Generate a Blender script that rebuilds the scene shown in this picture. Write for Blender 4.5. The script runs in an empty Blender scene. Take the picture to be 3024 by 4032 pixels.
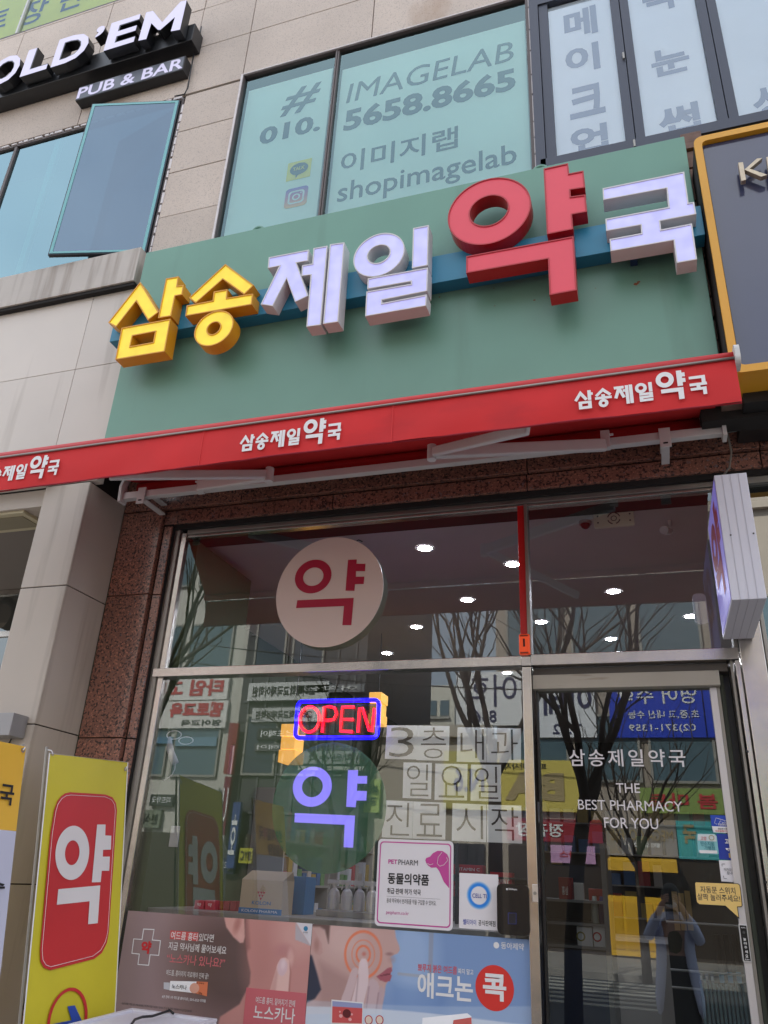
import bpy, math, random
import numpy as np
from mathutils import Vector, Matrix
from mathutils.geometry import tessellate_polygon
random.seed(7)
SC = bpy.context.scene
COL = SC.collection
# ------------------------------------------------------------------ camera
FPX, CX, CY, IW, IH = 3116.5575, 1512.0, 2016.0, 3024, 4032
YAW, PITCH, ROLL = -0.334956629, 0.433841674, 0.0521141944
CAM = Vector((0, -4.4, 1.55))
_f = Vector((math.sin(YAW)*math.cos(PITCH), math.cos(YAW)*math.cos(PITCH), math.sin(PITCH)))
_r = Vector((math.cos(YAW), -math.sin(YAW), 0)); _u = _r.cross(_f)
RT = _r*math.cos(ROLL) + _u*math.sin(ROLL); UP = -_r*math.sin(ROLL) + _u*math.cos(ROLL)
cam = bpy.data.objects.new('camera', bpy.data.cameras.new('camera')); COL.objects.link(cam)
cam.matrix_world = Matrix(((RT.x, UP.x, -_f.x, CAM.x), (RT.y, UP.y, -_f.y, CAM.y), (RT.z, UP.z, -_f.z, CAM.z), (0, 0, 0, 1)))
cam.data.sensor_fit = 'VERTICAL'; cam.data.sensor_height = 36; cam.data.lens = FPX/IH*36
cam.data.clip_start = .02; cam.data.clip_end = 2000
SC.camera = cam
# ------------------------------------------------------------------ sky, sun, exposure
SUN_EL, SUN_AZ = math.radians(44), math.radians(-28)       # azimuth clockwise from +Y
w = bpy.data.worlds.new("World"); SC.world = w; w.use_nodes = True
nt = w.node_tree; nt.nodes.clear()
out = nt.nodes.new('ShaderNodeOutputWorld'); bg = nt.nodes.new('ShaderNodeBackground')
sky = nt.nodes.new('ShaderNodeTexSky'); sky.sky_type = 'NISHITA'; sky.sun_disc = False
sky.sun_elevation = SUN_EL; sky.sun_rotation = SUN_AZ; sky.air_density = 1.2; sky.dust_density = 4; sky.ozone_density = 1.5
tc = nt.nodes.new('ShaderNodeTexCoord'); nz = nt.nodes.new('ShaderNodeTexNoise'); nz.inputs['Scale'].default_value = 2.2
nz.inputs['Detail'].default_value = 4
rp = nt.nodes.new('ShaderNodeValToRGB'); rp.color_ramp.elements[0].position = .3; rp.color_ramp.elements[1].position = .75
rp.color_ramp.elements[0].color = (5.0, 5.7, 6.9, 1); rp.color_ramp.elements[1].color = (10.6, 10.8, 11.2, 1)
mx = nt.nodes.new('ShaderNodeMix'); mx.data_type = 'RGBA'; mx.inputs[0].default_value = .72
nt.links.new(tc.outputs['Generated'], nz.inputs['Vector']); nt.links.new(nz.outputs['Fac'], rp.inputs['Fac'])
nt.links.new(sky.outputs['Color'], mx.inputs[6]); nt.links.new(rp.outputs['Color'], mx.inputs[7])
nt.links.new(mx.outputs[2], bg.inputs['Color']); bg.inputs['Strength'].default_value = .1
nt.links.new(bg.outputs['Background'], out.inputs['Surface'])
sl = bpy.data.lights.new('sun', 'SUN'); sl.energy = 4.0; sl.angle = math.radians(.6); sl.color = (1, .95, .88)
sun = bpy.data.objects.new('sun', sl); COL.objects.link(sun)
sd = Vector((math.sin(SUN_AZ)*math.cos(SUN_EL), math.cos(SUN_AZ)*math.cos(SUN_EL), math.sin(SUN_EL)))
sun.rotation_euler = sd.to_track_quat('Z', 'Y').to_euler(); sun.location = (0, -10, 30)
SC.view_settings.view_transform = 'Standard'; SC.view_settings.look = 'None'; SC.view_settings.gamma = 1
SC.view_settings.use_curve_mapping = False; SC.view_settings.exposure = 1.3
SC.render.engine = 'CYCLES'; SC.cycles.max_bounces = 8; SC.cycles.transparent_max_bounces = 12

# ------------------------------------------------------------------ materials
def lin(c):
    return tuple(((x/255/12.92) if x/255 <= .04045 else ((x/255+.055)/1.055)**2.4) for x in c[:3])
_M = {}
def mat(name, rgb, rough=.6, metal=0., emit=0., ecol=None, var=0., vscale=3., speck=None, sscale=90., bump=0., bscale=60., stain=None, coat=0., aniso=None, slab=0., evar=0.):
    """rgb in display (sRGB 0-255) values of the surface's own colour"""
    if name in _M: return _M[name]
    m = bpy.data.materials.new(name); m.use_nodes = True; n = m.node_tree; P = n.nodes['Principled BSDF']
    c = lin(rgb); P.inputs['Base Color'].default_value = (*c, 1)
    P.inputs['Roughness'].default_value = rough; P.inputs['Metallic'].default_value = metal
    if coat: P.inputs['Coat Weight'].default_value = coat
    if emit:
        P.inputs['Emission Color'].default_value = (*lin(ecol or rgb), 1); P.inputs['Emission Strength'].default_value = emit
    T = n.nodes.new('ShaderNodeTexCoord'); last = None
    def noise(s, d=3, stretch=None):
        z = n.nodes.new('ShaderNodeTexNoise'); z.inputs['Scale'].default_value = s; z.inputs['Detail'].default_value = d
        if stretch:
            mp = n.nodes.new('ShaderNodeMapping'); mp.inputs['Scale'].default_value = stretch
            n.links.new(T.outputs['Object'], mp.inputs['Vector']); n.links.new(mp.outputs['Vector'], z.inputs['Vector'])
        else: n.links.new(T.outputs['Object'], z.inputs['Vector'])
        return z
    def mixc(fac, a, b):
        x = n.nodes.new('ShaderNodeMix'); x.data_type = 'RGBA'
        n.links.new(fac, x.inputs[0])
        if isinstance(a, tuple): x.inputs[6].default_value = (*a, 1)
        else: n.links.new(a, x.inputs[6])
        x.inputs[7].default_value = (*b, 1); return x.outputs[2]
    def ramp(src, a, b):
        r = n.nodes.new('ShaderNodeMapRange'); r.inputs['From Min'].default_value = a; r.inputs['From Max'].default_value = b
        n.links.new(src, r.inputs['Value']); return r.outputs['Result']
    cur = c
    if var:
        z = noise(vscale, 5); cur = mixc(ramp(z.outputs['Fac'], .35, .7), tuple(x*(1-var) for x in c), tuple(min(1, x*(1+var)) for x in c))
    if speck:
        for k, (col, lo, hi, sc) in enumerate(speck):
            z = noise(sscale*sc, 2); cur = mixc(ramp(z.outputs['Fac'], lo, hi), cur, lin(col))
    if stain:
        z = noise(1.0, 5, stain[1]); cur = mixc(ramp(z.outputs['Fac'], stain[2], stain[3]), cur, lin(stain[0]))
    if slab:
        oi = n.nodes.new('ShaderNodeObjectInfo'); hs = n.nodes.new('ShaderNodeHueSaturation'); mr = n.nodes.new('ShaderNodeMapRange')
        mr.inputs['To Min'].default_value = 1-slab; mr.inputs['To Max'].default_value = 1+slab; n.links.new(oi.outputs['Random'], mr.inputs['Value']); n.links.new(mr.outputs['Result'], hs.inputs['Value'])
        n.links.new(cur, hs.inputs['Color']); cur = hs.outputs['Color']
    if evar:
        z = noise(13., 1); r = n.nodes.new('ShaderNodeMapRange'); r.inputs['From Min'].default_value = .3; r.inputs['From Max'].default_value = .7; r.inputs['To Min'].default_value = emit*(1-evar); r.inputs['To Max'].default_value = emit*(1+evar)
        n.links.new(z.outputs['Fac'], r.inputs['Value']); n.links.new(r.outputs['Result'], P.inputs['Emission Strength'])
    if not isinstance(cur, tuple): n.links.new(cur, P.inputs['Base Color'])
    if var and metal > .5:
        z = noise(vscale, 3); r = n.nodes.new('ShaderNodeMapRange'); r.inputs['To Min'].default_value = rough*.7; r.inputs['To Max'].default_value = rough*1.5
        n.links.new(z.outputs['Fac'], r.inputs['Value']); n.links.new(r.outputs['Result'], P.inputs['Roughness'])
    if bump:
        z = noise(bscale, 3, aniso); b = n.nodes.new('ShaderNodeBump'); b.inputs['Strength'].default_value = bump; b.inputs['Distance'].default_value = .01
        n.links.new(z.outputs['Fac'], b.inputs['Height']); n.links.new(b.outputs['Normal'], P.inputs['Normal'])
    _M[name] = m; return m
def glass(name, tint, base=.1, gloss=(235, 245, 245), ior=1.5, rough=0.0, wave=0.):
    if name in _M: return _M[name]
    m = bpy.data.materials.new(name); m.use_nodes = True; n = m.node_tree; n.nodes.clear()
    o = n.nodes.new('ShaderNodeOutputMaterial'); t = n.nodes.new('ShaderNodeBsdfTransparent'); g = n.nodes.new('ShaderNodeBsdfGlossy')
    t.inputs['Color'].default_value = (*lin(tint), 1); g.inputs['Color'].default_value = (*lin(gloss), 1); g.inputs['Roughness'].default_value = rough
    f = n.nodes.new('ShaderNodeFresnel'); f.inputs['IOR'].default_value = ior
    a = n.nodes.new('ShaderNodeMath'); a.operation = 'MULTIPLY_ADD'; a.inputs[1].default_value = 1.3; a.inputs[2].default_value = base; a.use_clamp = True
    x = n.nodes.new('ShaderNodeMixShader'); n.links.new(f.outputs['Fac'], a.inputs[0]); n.links.new(a.outputs[0], x.inputs[0])
    n.links.new(t.outputs[0], x.inputs[1]); n.links.new(g.outputs[0], x.inputs[2]); n.links.new(x.outputs[0], o.inputs['Surface'])
    if wave:
        T = n.nodes.new('ShaderNodeTexCoord'); z = n.nodes.new('ShaderNodeTexNoise'); z.inputs['Scale'].default_value = .9; z.inputs['Detail'].default_value = 1
        b = n.nodes.new('ShaderNodeBump'); b.inputs['Strength'].default_value = wave; b.inputs['Distance'].default_value = .02
        n.links.new(T.outputs['Object'], z.inputs['Vector']); n.links.new(z.outputs['Fac'], b.inputs['Height']); n.links.new(b.outputs['Normal'], g.inputs['Normal'])
    _M[name] = m; return m
def vcol_mat(name):
    m = bpy.data.materials.new(name); m.use_nodes = True; n = m.node_tree; P = n.nodes['Principled BSDF']
    a = n.nodes.new('ShaderNodeAttribute'); a.attribute_name = 'print'; n.links.new(a.outputs['Color'], P.inputs['Base Color'])
    P.inputs['Roughness'].default_value = .35; return m

# ------------------------------------------------------------------ planes: a pixel ray meets a real vertical plane
def ray(px, py): return RT*((px-CX)/FPX) - UP*((py-CY)/FPX) + _f
class Plane:
    """vertical plane through o, u along it, n towards the viewer; text on it reads along u (flip reverses)"""
    def __init__(s, o, u=(1, 0, 0), n=(0, -1, 0), mirror=False, v=(0, 0, 1)):
        s.o = Vector(o); s.u = Vector(u).normalized(); s.n = Vector(n).normalized(); s.v = Vector(v).normalized(); s.mirror = mirror
    def uv(s, px, py):
        d = ray(px, py); o = s.o.copy(); nn = s.n.copy()
        if s.mirror: o.y = -o.y; nn.y = -nn.y          # seen in the shop glass (y = 0)
        t = (o-CAM).dot(nn)/d.dot(nn); q = CAM + d*t
        if s.mirror: q.y = -q.y
        return (q-s.o).dot(s.u), (q-s.o).dot(s.v)
    def pt(s, u, v, d=0.): return s.o + s.u*u + s.v*v + s.n*d
def YP(y): return Plane((0, y, 0))
def RP(D): return Plane((0, -D, 0), (1, 0, 0), (0, 1, 0), True)
def proj(p):
    d = Vector(p)-CAM; z = d.dot(_f); return d.dot(RT)/z*FPX+CX, -d.dot(UP)/z*FPX+CY
def zplane(px, py, z):
    d = ray(px, py); return CAM + d*((z-CAM.z)/d.z)
def zm(x0, y0, sc):
    return lambda pts: [(x0+a/sc, y0+b/sc) for a, b in pts]

class MB:
    def __init__(s): s.v = []; s.f = []
    def quad(s, a, b, c, d):
        k = len(s.v); s.v += [tuple(a), tuple(b), tuple(c), tuple(d)]; s.f.append((k, k+1, k+2, k+3)); return s
    def box(s, x0, x1, y0, y1, z0, z1):
        k = len(s.v)
        s.v += [(x, y, z) for z in (z0, z1) for y in (y0, y1) for x in (x0, x1)]
        s.f += [tuple(k+i for i in q) for q in ((0, 2, 3, 1), (4, 5, 7, 6), (0, 1, 5, 4), (2, 6, 7, 3), (0, 4, 6, 2), (1, 3, 7, 5))]; return s
    def pane(s, x0, x1, y0, y1, z0, z1): return s.quad((x0, y0, z0), (x1, y0, z0), (x1, y0, z1), (x0, y0, z1))
    def pbox(s, pl, u0, u1, v0, v1, d0, d1):
        k = len(s.v)
        s.v += [tuple(pl.pt(u, v, d)) for v in (v0, v1) for d in (d0, d1) for u in (u0, u1)]
        s.f += [tuple(k+i for i in q) for q in ((0, 2, 3, 1), (4, 5, 7, 6), (0, 1, 5, 4), (2, 6, 7, 3), (0, 4, 6, 2), (1, 3, 7, 5))]; return s
    def hexa(s, c):
        k = len(s.v); s.v += [tuple(x) for x in c]
        s.f += [tuple(k+i for i in q) for q in ((0, 1, 2, 3), (4, 7, 6, 5), (0, 4, 5, 1), (1, 5, 6, 2), (2, 6, 7, 3), (3, 7, 4, 0))]; return s
    def face(s, pl, loops, d):
        k = len(s.v); flat = [p for l in loops for p in l]
        s.v += [tuple(pl.pt(u, v, d)) for u, v in flat]
        for t in tessellate_polygon([[Vector((u, v, 0)) for u, v in l] for l in loops]): s.f.append(tuple(k+i for i in t))
        return s
    def sides(s, pl, loops, d0, d1):
        for l in loops:
            k = len(s.v); n = len(l)
            s.v += [tuple(pl.pt(u, v, d0)) for u, v in l] + [tuple(pl.pt(u, v, d1)) for u, v in l]
            s.f += [(k+i, k+(i+1) % n, k+n+(i+1) % n, k+n+i) for i in range(n)]
        return s
    def prism(s, pl, loops, d0, d1):
        s.face(pl, loops, d0); s.face(pl, loops, d1); return s.sides(pl, loops, d0, d1)
    def tube(s, pts, r, n=8, r2=None, cap=True):
        pts = [Vector(p) for p in pts]; rings = []; prev = None
        for i, p in enumerate(pts):
            t = (pts[min(i+1, len(pts)-1)] - pts[max(i-1, 0)]).normalized()
            a = t.cross(Vector((0, 0, 1)) if abs(t.z) < .9 else Vector((1, 0, 0))).normalized() if prev is None else (prev - t*prev.dot(t)).normalized()
            prev = a; b = t.cross(a); rr = r if r2 is None else r+(r2-r)*i/(len(pts)-1)
            k = len(s.v); s.v += [tuple(p + a*math.cos(2*math.pi*j/n)*rr + b*math.sin(2*math.pi*j/n)*rr) for j in range(n)]; rings.append(k)
        for i in range(len(rings)-1):
            s.f += [(rings[i]+j, rings[i]+(j+1) % n, rings[i+1]+(j+1) % n, rings[i+1]+j) for j in range(n)]
        if cap: s.f += [tuple(rings[0]+j for j in reversed(range(n))), tuple(rings[-1]+j for j in range(n))]
        return s
    def disc(s, c, r, axis='z', n=24):
        k = len(s.v); c = Vector(c)
        for j in range(n):
            a = 2*math.pi*j/n; s.v.append(tuple(c + (Vector((math.cos(a)*r, math.sin(a)*r, 0)) if axis == 'z' else Vector((math.cos(a)*r, 0, math.sin(a)*r)))))
        s.f.append(tuple(range(k, k+n))); return s
    def build(s, name, m, parent=None, bevel=0, smooth=False, **kw):
        me = bpy.data.meshes.new(name); me.from_pydata(s.v, [], s.f); me.update()
        if smooth: me.shade_smooth()
        return link(name, me, m, parent, bevel, **kw)
def link(name, me, m, parent=None, bevel=0, **kw):
    o = bpy.data.objects.new(name, me); COL.objects.link(o)
    if m and not me.materials: me.materials.append(m)
    if parent is not None:
        o.parent = parent; o.matrix_parent_inverse = Matrix.Translation(-parent.location) if parent.type == 'EMPTY' else Matrix()
    if bevel:
        b = o.modifiers.new('bevel', 'BEVEL'); b.width = bevel; b.segments = 2; b.limit_method = 'ANGLE'
    for k, v in kw.items(): o[k] = v
    return o
def thing(name, label, cat, loc, group=None):
    o = bpy.data.objects.new(name, None); COL.objects.link(o); o.location = loc; o.empty_display_size = .1
    o['label'] = label; o['category'] = cat
    if group: o['group'] = group
    return o
def T(label, cat, group=None):
    d = dict(label=label, category=cat)
    if group: d['group'] = group
    return d
TMP = bpy.data.scenes.new('workbench')
def bake_mesh(o):
    TMP.collection.objects.link(o); TMP.view_layers[0].update()
    me = bpy.data.meshes.new_from_object(o.evaluated_get(TMP.view_layers[0].depsgraph)); bpy.data.objects.remove(o); return me
# ------------------------------------------------------------------ lettering from the built-in font
_F = {}
FC = bpy.data.objects.new('font_source', bpy.data.curves.new('font_source', 'FONT')); TMP.collection.objects.link(FC)
def glyphs(s, wt=0., shear=0., ext=0., sp=1., line=1.):
    if 'M' in s: wt = 0.
    key = (s, wt, shear, ext, sp, line)
    if key in _F: return _F[key]
    c = FC.data; c.body = s; c.size = 1; c.resolution_u = 3; c.offset = wt; c.shear = shear; c.extrude = ext
    c.space_character = sp; c.space_line = line; c.align_x = 'CENTER' if '\n' in s else 'LEFT'
    me = bpy.data.meshes.new_from_object(FC)
    V = [tuple(v.co) for v in me.vertices]; Fc = [tuple(p.vertices) for p in me.polygons]
    bpy.data.meshes.remove(me)
    xs = [v[0] for v in V]; ys = [v[1] for v in V]
    _F[key] = (V, Fc, (min(xs), max(xs), min(ys), max(ys))); return _F[key]
def text(s, pl, box, d, m, parent, name='lettering', wt=0., shear=0., flip=False, thick=0., keep=False, sp=1., line=1., mb=None):
    """box = (u0,u1,v0,v1) on the plane; keep keeps the font's proportions (height rules)"""
    V, Fc, (a, b, c, e) = glyphs(s, wt, shear, .5 if thick else 0., sp, line)
    u0, u1, v0, v1 = box
    if keep:
        k = (v1-v0)/(e-c); wd = (b-a)*k; cm = (u0+u1)/2; u0, u1 = cm-wd/2, cm+wd/2
    B = mb or MB(); off = len(B.v)
    for x, y, z in V:
        t = (x-a)/(b-a)
        if flip: t = 1-t
        B.v.append(tuple(pl.pt(u0+(u1-u0)*t, v0+(v1-v0)*(y-c)/(e-c), d+(z+.5)*thick if thick else d)))
    B.f += [tuple(off+i for i in f) for f in Fc]
    return B if mb is not None else B.build(name, m, parent)
def bx(pl, l, r, t, b):
    """box from four pixel points on its left, right, top and bottom sides"""
    u0, u1 = pl.uv(*l)[0], pl.uv(*r)[0]; v1, v0 = pl.uv(*t)[1], pl.uv(*b)[1]
    return (u0, u1, v0, v1)
def poly(pl, pts): return [pl.uv(*p) for p in pts]
def ring(cx, cy, rx, rz=None, n=40):
    rz = rz or rx; return [(cx+rx*math.cos(2*math.pi*i/n), cy+rz*math.sin(2*math.pi*i/n)) for i in range(n)]
def ell(pl, f, x0, x1, y0, y1, n=48):
    """ellipse on the plane whose image spans x0..x1, y0..y1 (zoom pixels through f)"""
    # fit centre and radii so that the projected extents match
    cx, cy = (x0+x1)/2, (y0+y1)/2
    (c,) = f([(cx, cy)]); u, v = pl.uv(*c); (q,) = f([(x1, cy)]); ru = abs(pl.uv(*q)[0]-u); (q,) = f([(cx, y0)]); rv = abs(pl.uv(*q)[1]-v)
    (A, B) = f([(x0, y0), (x1, y1)])
    for _ in range(8):
        P = [proj(pl.pt(a, b)) for a, b in ring(u, v, ru, rv, 48)]
        X = [p[0] for p in P]; Y = [p[1] for p in P]
        ru *= (B[0]-A[0])/(max(X)-min(X)); rv *= (B[1]-A[1])/(max(Y)-min(Y))
        gx, gy = (A[0]+B[0]-max(X)-min(X))/2, (A[1]+B[1]-max(Y)-min(Y))/2
        p = proj(pl.pt(u, v)); u, v = pl.uv(p[0]+gx, p[1]+gy)
    return ring(u, v, ru, rv, n)
def rrect(u0, u1, v0, v1, r, n=5):
    P = []
    for cx, cy, a0 in ((u1-r, v1-r, 0), (u0+r, v1-r, 90), (u0+r, v0+r, 180), (u1-r, v0+r, 270)):
        P += [(cx+r*math.cos(math.radians(a0+90*i/n)), cy+r*math.sin(math.radians(a0+90*i/n))) for i in range(n+1)]
    return P
def cutrects(rect, holes):
    R = [rect]
    for h in holes:
        N = []
        for (a, b, c, d) in R:
            x0, x1, z0, z1 = max(a, h[0]), min(b, h[1]), max(c, h[2]), min(d, h[3])
            if x0 >= x1 or z0 >= z1: N.append((a, b, c, d)); continue
            if c < z0: N.append((a, b, c, z0))
            if z1 < d: N.append((a, b, z1, d))
            if a < x0: N.append((a, x0, z0, z1))
            if x1 < b: N.append((x1, b, z0, z1))
        R = N
    return [r for r in R if r[1]-r[0] > .03 and r[3]-r[2] > .03]

# ------------------------------------------------------------------ colours
M_stone = mat('pale_granite', (196, 182, 170), .75, slab=.07, var=.1, vscale=1.1, speck=[((150, 138, 132), .55, .75, 1), ((208, 200, 196), .6, .8, 1.7)], sscale=110, bump=.15, bscale=120, stain=((150, 118, 90), (1.6, 1.6, .7), .62, .85))
M_grey = mat('grey_cladding', (205, 196, 187), .5, slab=.03, var=.06, vscale=.9, bump=.05, bscale=200, stain=((120, 104, 88), (6, 6, .35), .6, .95))
M_taupe = mat('taupe_cladding', (182, 171, 160), .5, slab=.03, var=.07, vscale=.8, bump=.04, bscale=200, stain=((96, 80, 66), (7, 7, .4), .55, .9))
M_dark = mat('dark_joint', (34, 31, 30), .9)
M_gran = mat('red_granite', (140, 97, 83), .28, slab=.12, var=.12, vscale=3, speck=[((58, 44, 42), .52, .60, 1), ((188, 128, 106), .58, .66, 1.35), ((120, 108, 112), .64, .7, .8)], sscale=62, coat=.2)
M_steel = mat('brushed_steel', (190, 184, 178), .2, 1., var=.08, vscale=9, bump=.04, bscale=300, aniso=(1, 1, .02))
M_steeld = mat('dull_steel', (150, 146, 140), .4, .8, var=.1, vscale=5)
M_alu = mat('dark_window_frame', (66, 70, 82), .45, .3)
M_wht = mat('white_metal', (205, 202, 200), .45, var=.04)
M_caulk = mat('white_caulk', (214, 208, 208), .8, var=.1, vscale=20)
M_black = mat('black_metal', (24, 25, 28), .35)
M_blk = mat('black_ink', (22, 22, 24), .6)
M_ink = mat('grey_ink', (62, 60, 60), .6)
M_white = mat('white_print', (228, 226, 226), .5)
M_paper = mat('white_paper', (248, 248, 252), .8, var=.03, vscale=8)
M_green = mat('green_sign_paint', (102, 147, 130), .42, var=.05, vscale=1.6, bump=.05, bscale=2.5, stain=((80, 116, 100), (5, 3, .5), .6, 1.1))
M_blue = mat('blue_rail_paint', (36, 126, 160), .4, var=.05)
M_red = mat('red_awning_fabric', (205, 34, 36), .75, var=.09, vscale=2.2, bump=.35, bscale=5, aniso=(1.6, 1, .5), stain=((170, 26, 34), (2.5, 2, 6), .55, .9))
M_orange = mat('orange_frame_paint', (214, 156, 44), .4, var=.04)
M_navy = mat('navy_panel', (60, 64, 88), .16, var=.04, coat=.5)
M_wood = mat('brown_wood', (112, 88, 78), .75, var=.25, vscale=12, bump=.3, bscale=30, aniso=(.15, 1, 2))
M_lampwarm = mat('warm_lamp', (255, 240, 220), .5, emit=9, ecol=(255, 240, 225))
M_rail = mat('grey_box', (96, 98, 104), .4)
G_shop = glass('shop_glass', (250, 251, 250), .075, ior=1.5, wave=.01)
G_door = glass('door_glass', (190, 194, 192), .07, ior=1.5, wave=.008)
G_up = glass('tinted_upper_glass', (242, 252, 250), .15, (186, 216, 220), 1.4, wave=.02)
G_cas = glass('mirror_upper_glass', (60, 76, 84), .40, (146, 164, 180), 1.5, wave=.03)

# ================================================================== GROUND
MB().box(-40, 40, -5.2, 1.0, -.3, 0).build('pavement', mat('paving', (140, 134, 128), .8, var=.15, vscale=2, bump=.3), kind='structure')
MB().box(-150, 150, -15.0, -5.35, -.3, -.13).build('road', mat('asphalt', (66, 66, 68), .85, var=.15, vscale=3, bump=.4), kind='structure')
kr = thing('kerb', 'grey granite kerb along the near edge of the road', 'kerb', (0, -5.28, 0)); kr['kind'] = 'structure'; del kr['category']
for i in range(10): MB().box(-10+i*2, -8.01+i*2, -5.35, -5.2, -.3, 0).build('kerb_stone', mat('kerb_granite', (150, 148, 144), .8, var=.1), kr)
MB().box(-150, 150, -20, -15.0, -.3, 0).build('far_pavement', mat('paving', (150, 140, 130)), kind='structure')
MB().box(-600, 600, -600, 300, -.5, -.3).build('ground', mat('earth', (90, 86, 80), .9), kind='structure')
mk = mat('road_paint', (150, 148, 142), .7)
cw = thing('road', 'white painted stripes of the pedestrian crossing on the road', 'crossing', (-1, -9, -.126)); cw['kind'] = 'structure'; del cw['category']; cw.name = 'road_markings'
for i in range(7): MB().box(-3.4, .3, -14.7+i*.62, -14.4+i*.62, -.13, -.126).build('stripe', mk, cw)

# ================================================================== OUR BUILDING
W = -.45; PW = YP(W)
bld = thing('stone_building', 'pale stone commercial building with red granite around its ground floor shop', 'building', (-1.3, 1, 0))
X = lambda px, py, y=W: YP(y).uv(px, py)[0]
Z = lambda px, py, y=W: YP(y).uv(px, py)[1]
xs = [-8.2, -7.0, X(96, 133), X(440, 40), X(813, 0), X(955, 302), X(1462, 157), X(2070, 0)+.02, 1.2, 2.4, 3.2]
zc = [5.2, Z(862, 805), Z(892, 627), Z(928, 461), Z(964, 307), Z(1000, 124)]
while zc[-1] < 12.4: zc.append(zc[-1]+.58)
wl_x1, wl_z0, wl_z1 = X(717, 392, -.45)+.03, 5.93, Z(717, 388)+.02      # left window
wh_x0, wh_x1, wh_z1 = X(957, 304), X(2083, 12), Z(957, 302)              # window with the banners
dk_x1, dk_z0 = 2.3, 5.93
# yellow-green window up left: bottom edge
yg_z0 = Z(0, 158)+.01; yg_x1 = X(478, 0)
holes = [(-8.3, wl_x1, 5.2, wl_z1), (wh_x0, dk_x1, 5.2, wh_z1), (-8.3, yg_x1, yg_z0, 13)]
for (a, b, c, d) in cutrects((-9, 3.2, 4.56, 13), [(h[0], h[1], h[2], h[3]) for h in holes]): MB().box(a, b, -.42, .0, c, d).build('backing_wall', M_dark, bld)
MB().box(-9, 3.2, .5, 9.5, 3.95, 13.2).build('sun_blocking_mass', M_stone, bld)  # unseen mass behind the facade, added to keep sun off the interior
MB().box(-9, 3.2, -.42, .5, 13, 13.2).build('sun_blocking_roof', M_stone, bld)  # unseen roof strip, added with the mass to block the sun
for i in range(len(xs)-1):
    for j in range(len(zc)-1):
        for (a, b, c, d) in cutrects((xs[i], xs[i+1], zc[j], zc[j+1]), holes):
            y = W + random.uniform(-.0015, .0015)
            MB().box(a+.004, b-.004, y, -.425, c+.004, d-.004).build('stone_panel', M_stone, bld, bevel=.002)
# grey lower wall left of the signboard + column
gx = [-6.5, -5.2, X(320, 1350, -.5), -3.42]
gz = [3.905, Z(300, 1454, -.5), 5.60]
gx[2] = X(300, 1441, -.5)
for i in range(3):
    for j in range(2):
        MB().box(gx[i]+.002, gx[i+1]-.002, -.50, -.43, gz[j]+.002, gz[j+1]-.002).build('grey_panel', M_grey, bld, bevel=.002)
MB().box(-6.5, -3.48, -.47, -.1, 3.9, 5.6).build('backing_wall', M_dark, bld)
cx0, cx1 = X(182, 1917, -.5), -3.473
jz = [0, Z(200, 3493, -.5), Z(200, 2850, -.5), Z(170, 2310, -.5), 3.90]
for j in range(4):
    MB().box(cx0, cx1-.003, -.50, -.12, jz[j]+.003, jz[j+1]-.003).build('column_panel', M_taupe if j < 3 else M_taupe, bld, bevel=.004)
    MB().box(cx1-.002, cx1+.0, -.497, -.10, jz[j]+.004, jz[j+1]-.004).build('column_side_panel', M_taupe, bld)
MB().box(cx0+.01, cx1-.01, -.49, -.1, 0, 3.9).build('column_core', M_dark, bld)
# ledge under the left window
lz1, lz0 = Z(553, 972, -.56), Z(529, 1102, -.56)
for a, b in ((-6.6, -5.0), (-4.994, -3.447)):
    MB().box(a, b, -.56, -.43, lz0, lz1).build('window_ledge', mat('ledge_stone', (184, 176, 168), .6, var=.06, stain=((120, 104, 90), (14, 14, .8), .5, .85), bump=.1), bld, bevel=.004)
MB().box(-6.6, -3.45, -.545, -.44, lz0-.03, lz0).build('ledge_flashing', M_dark, bld)
# red granite: header slabs, bands, pilaster
hx = [-3.473, X(960, 1960, -.1)-.02, X(2075, 1830, -.1), X(2965, 1600, -.1), 2.2]
hz0 = 3.845; S = M_gran
gp = lambda a, b, c, d, e, f, nm='granite_slab', m=S: MB().box(a, b, c, d, e, f).build(nm, m, bld, bevel=.003)
for a, b in zip(hx[:-1], hx[1:]):
    gp(a+.003, b-.003, -.10, .1, hz0, 4.5)
hx2 = [-3.14, X(1310, 1950, -.08), X(2075, 1940, -.08), X(3000, 1820, -.08), 2.2]
for a, b in zip(hx2[:-1], hx2[1:]):
    gp(a+.003, b-.003, -.072, .1, 3.735, hz0-.012)
MB().box(-3.46, 2.2, -.05, .3, 3.70, 4.4).build('backing_wall', M_dark, bld)
pz = [0, .75, 1.6, Z(420, 2905, -.1)-.02, Z(470, 2345, -.1), hz0-.008]
pz = [0, .8, 1.62, Z(380, 2905, -.1), Z(470, 2345, -.1), hz0-.008]
for a, b in zip(pz[:-1], pz[1:]):
    gp(-3.468, -3.142, -.10, .05, a+.003, b-.003)
    gp(-3.128, -3.066, -.072, .05, a+.003, min(b, 3.72)-.003)
MB().box(-3.46, -3.064, -.06, .3, 0, 3.8).build('backing_wall', M_dark, bld)
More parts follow.
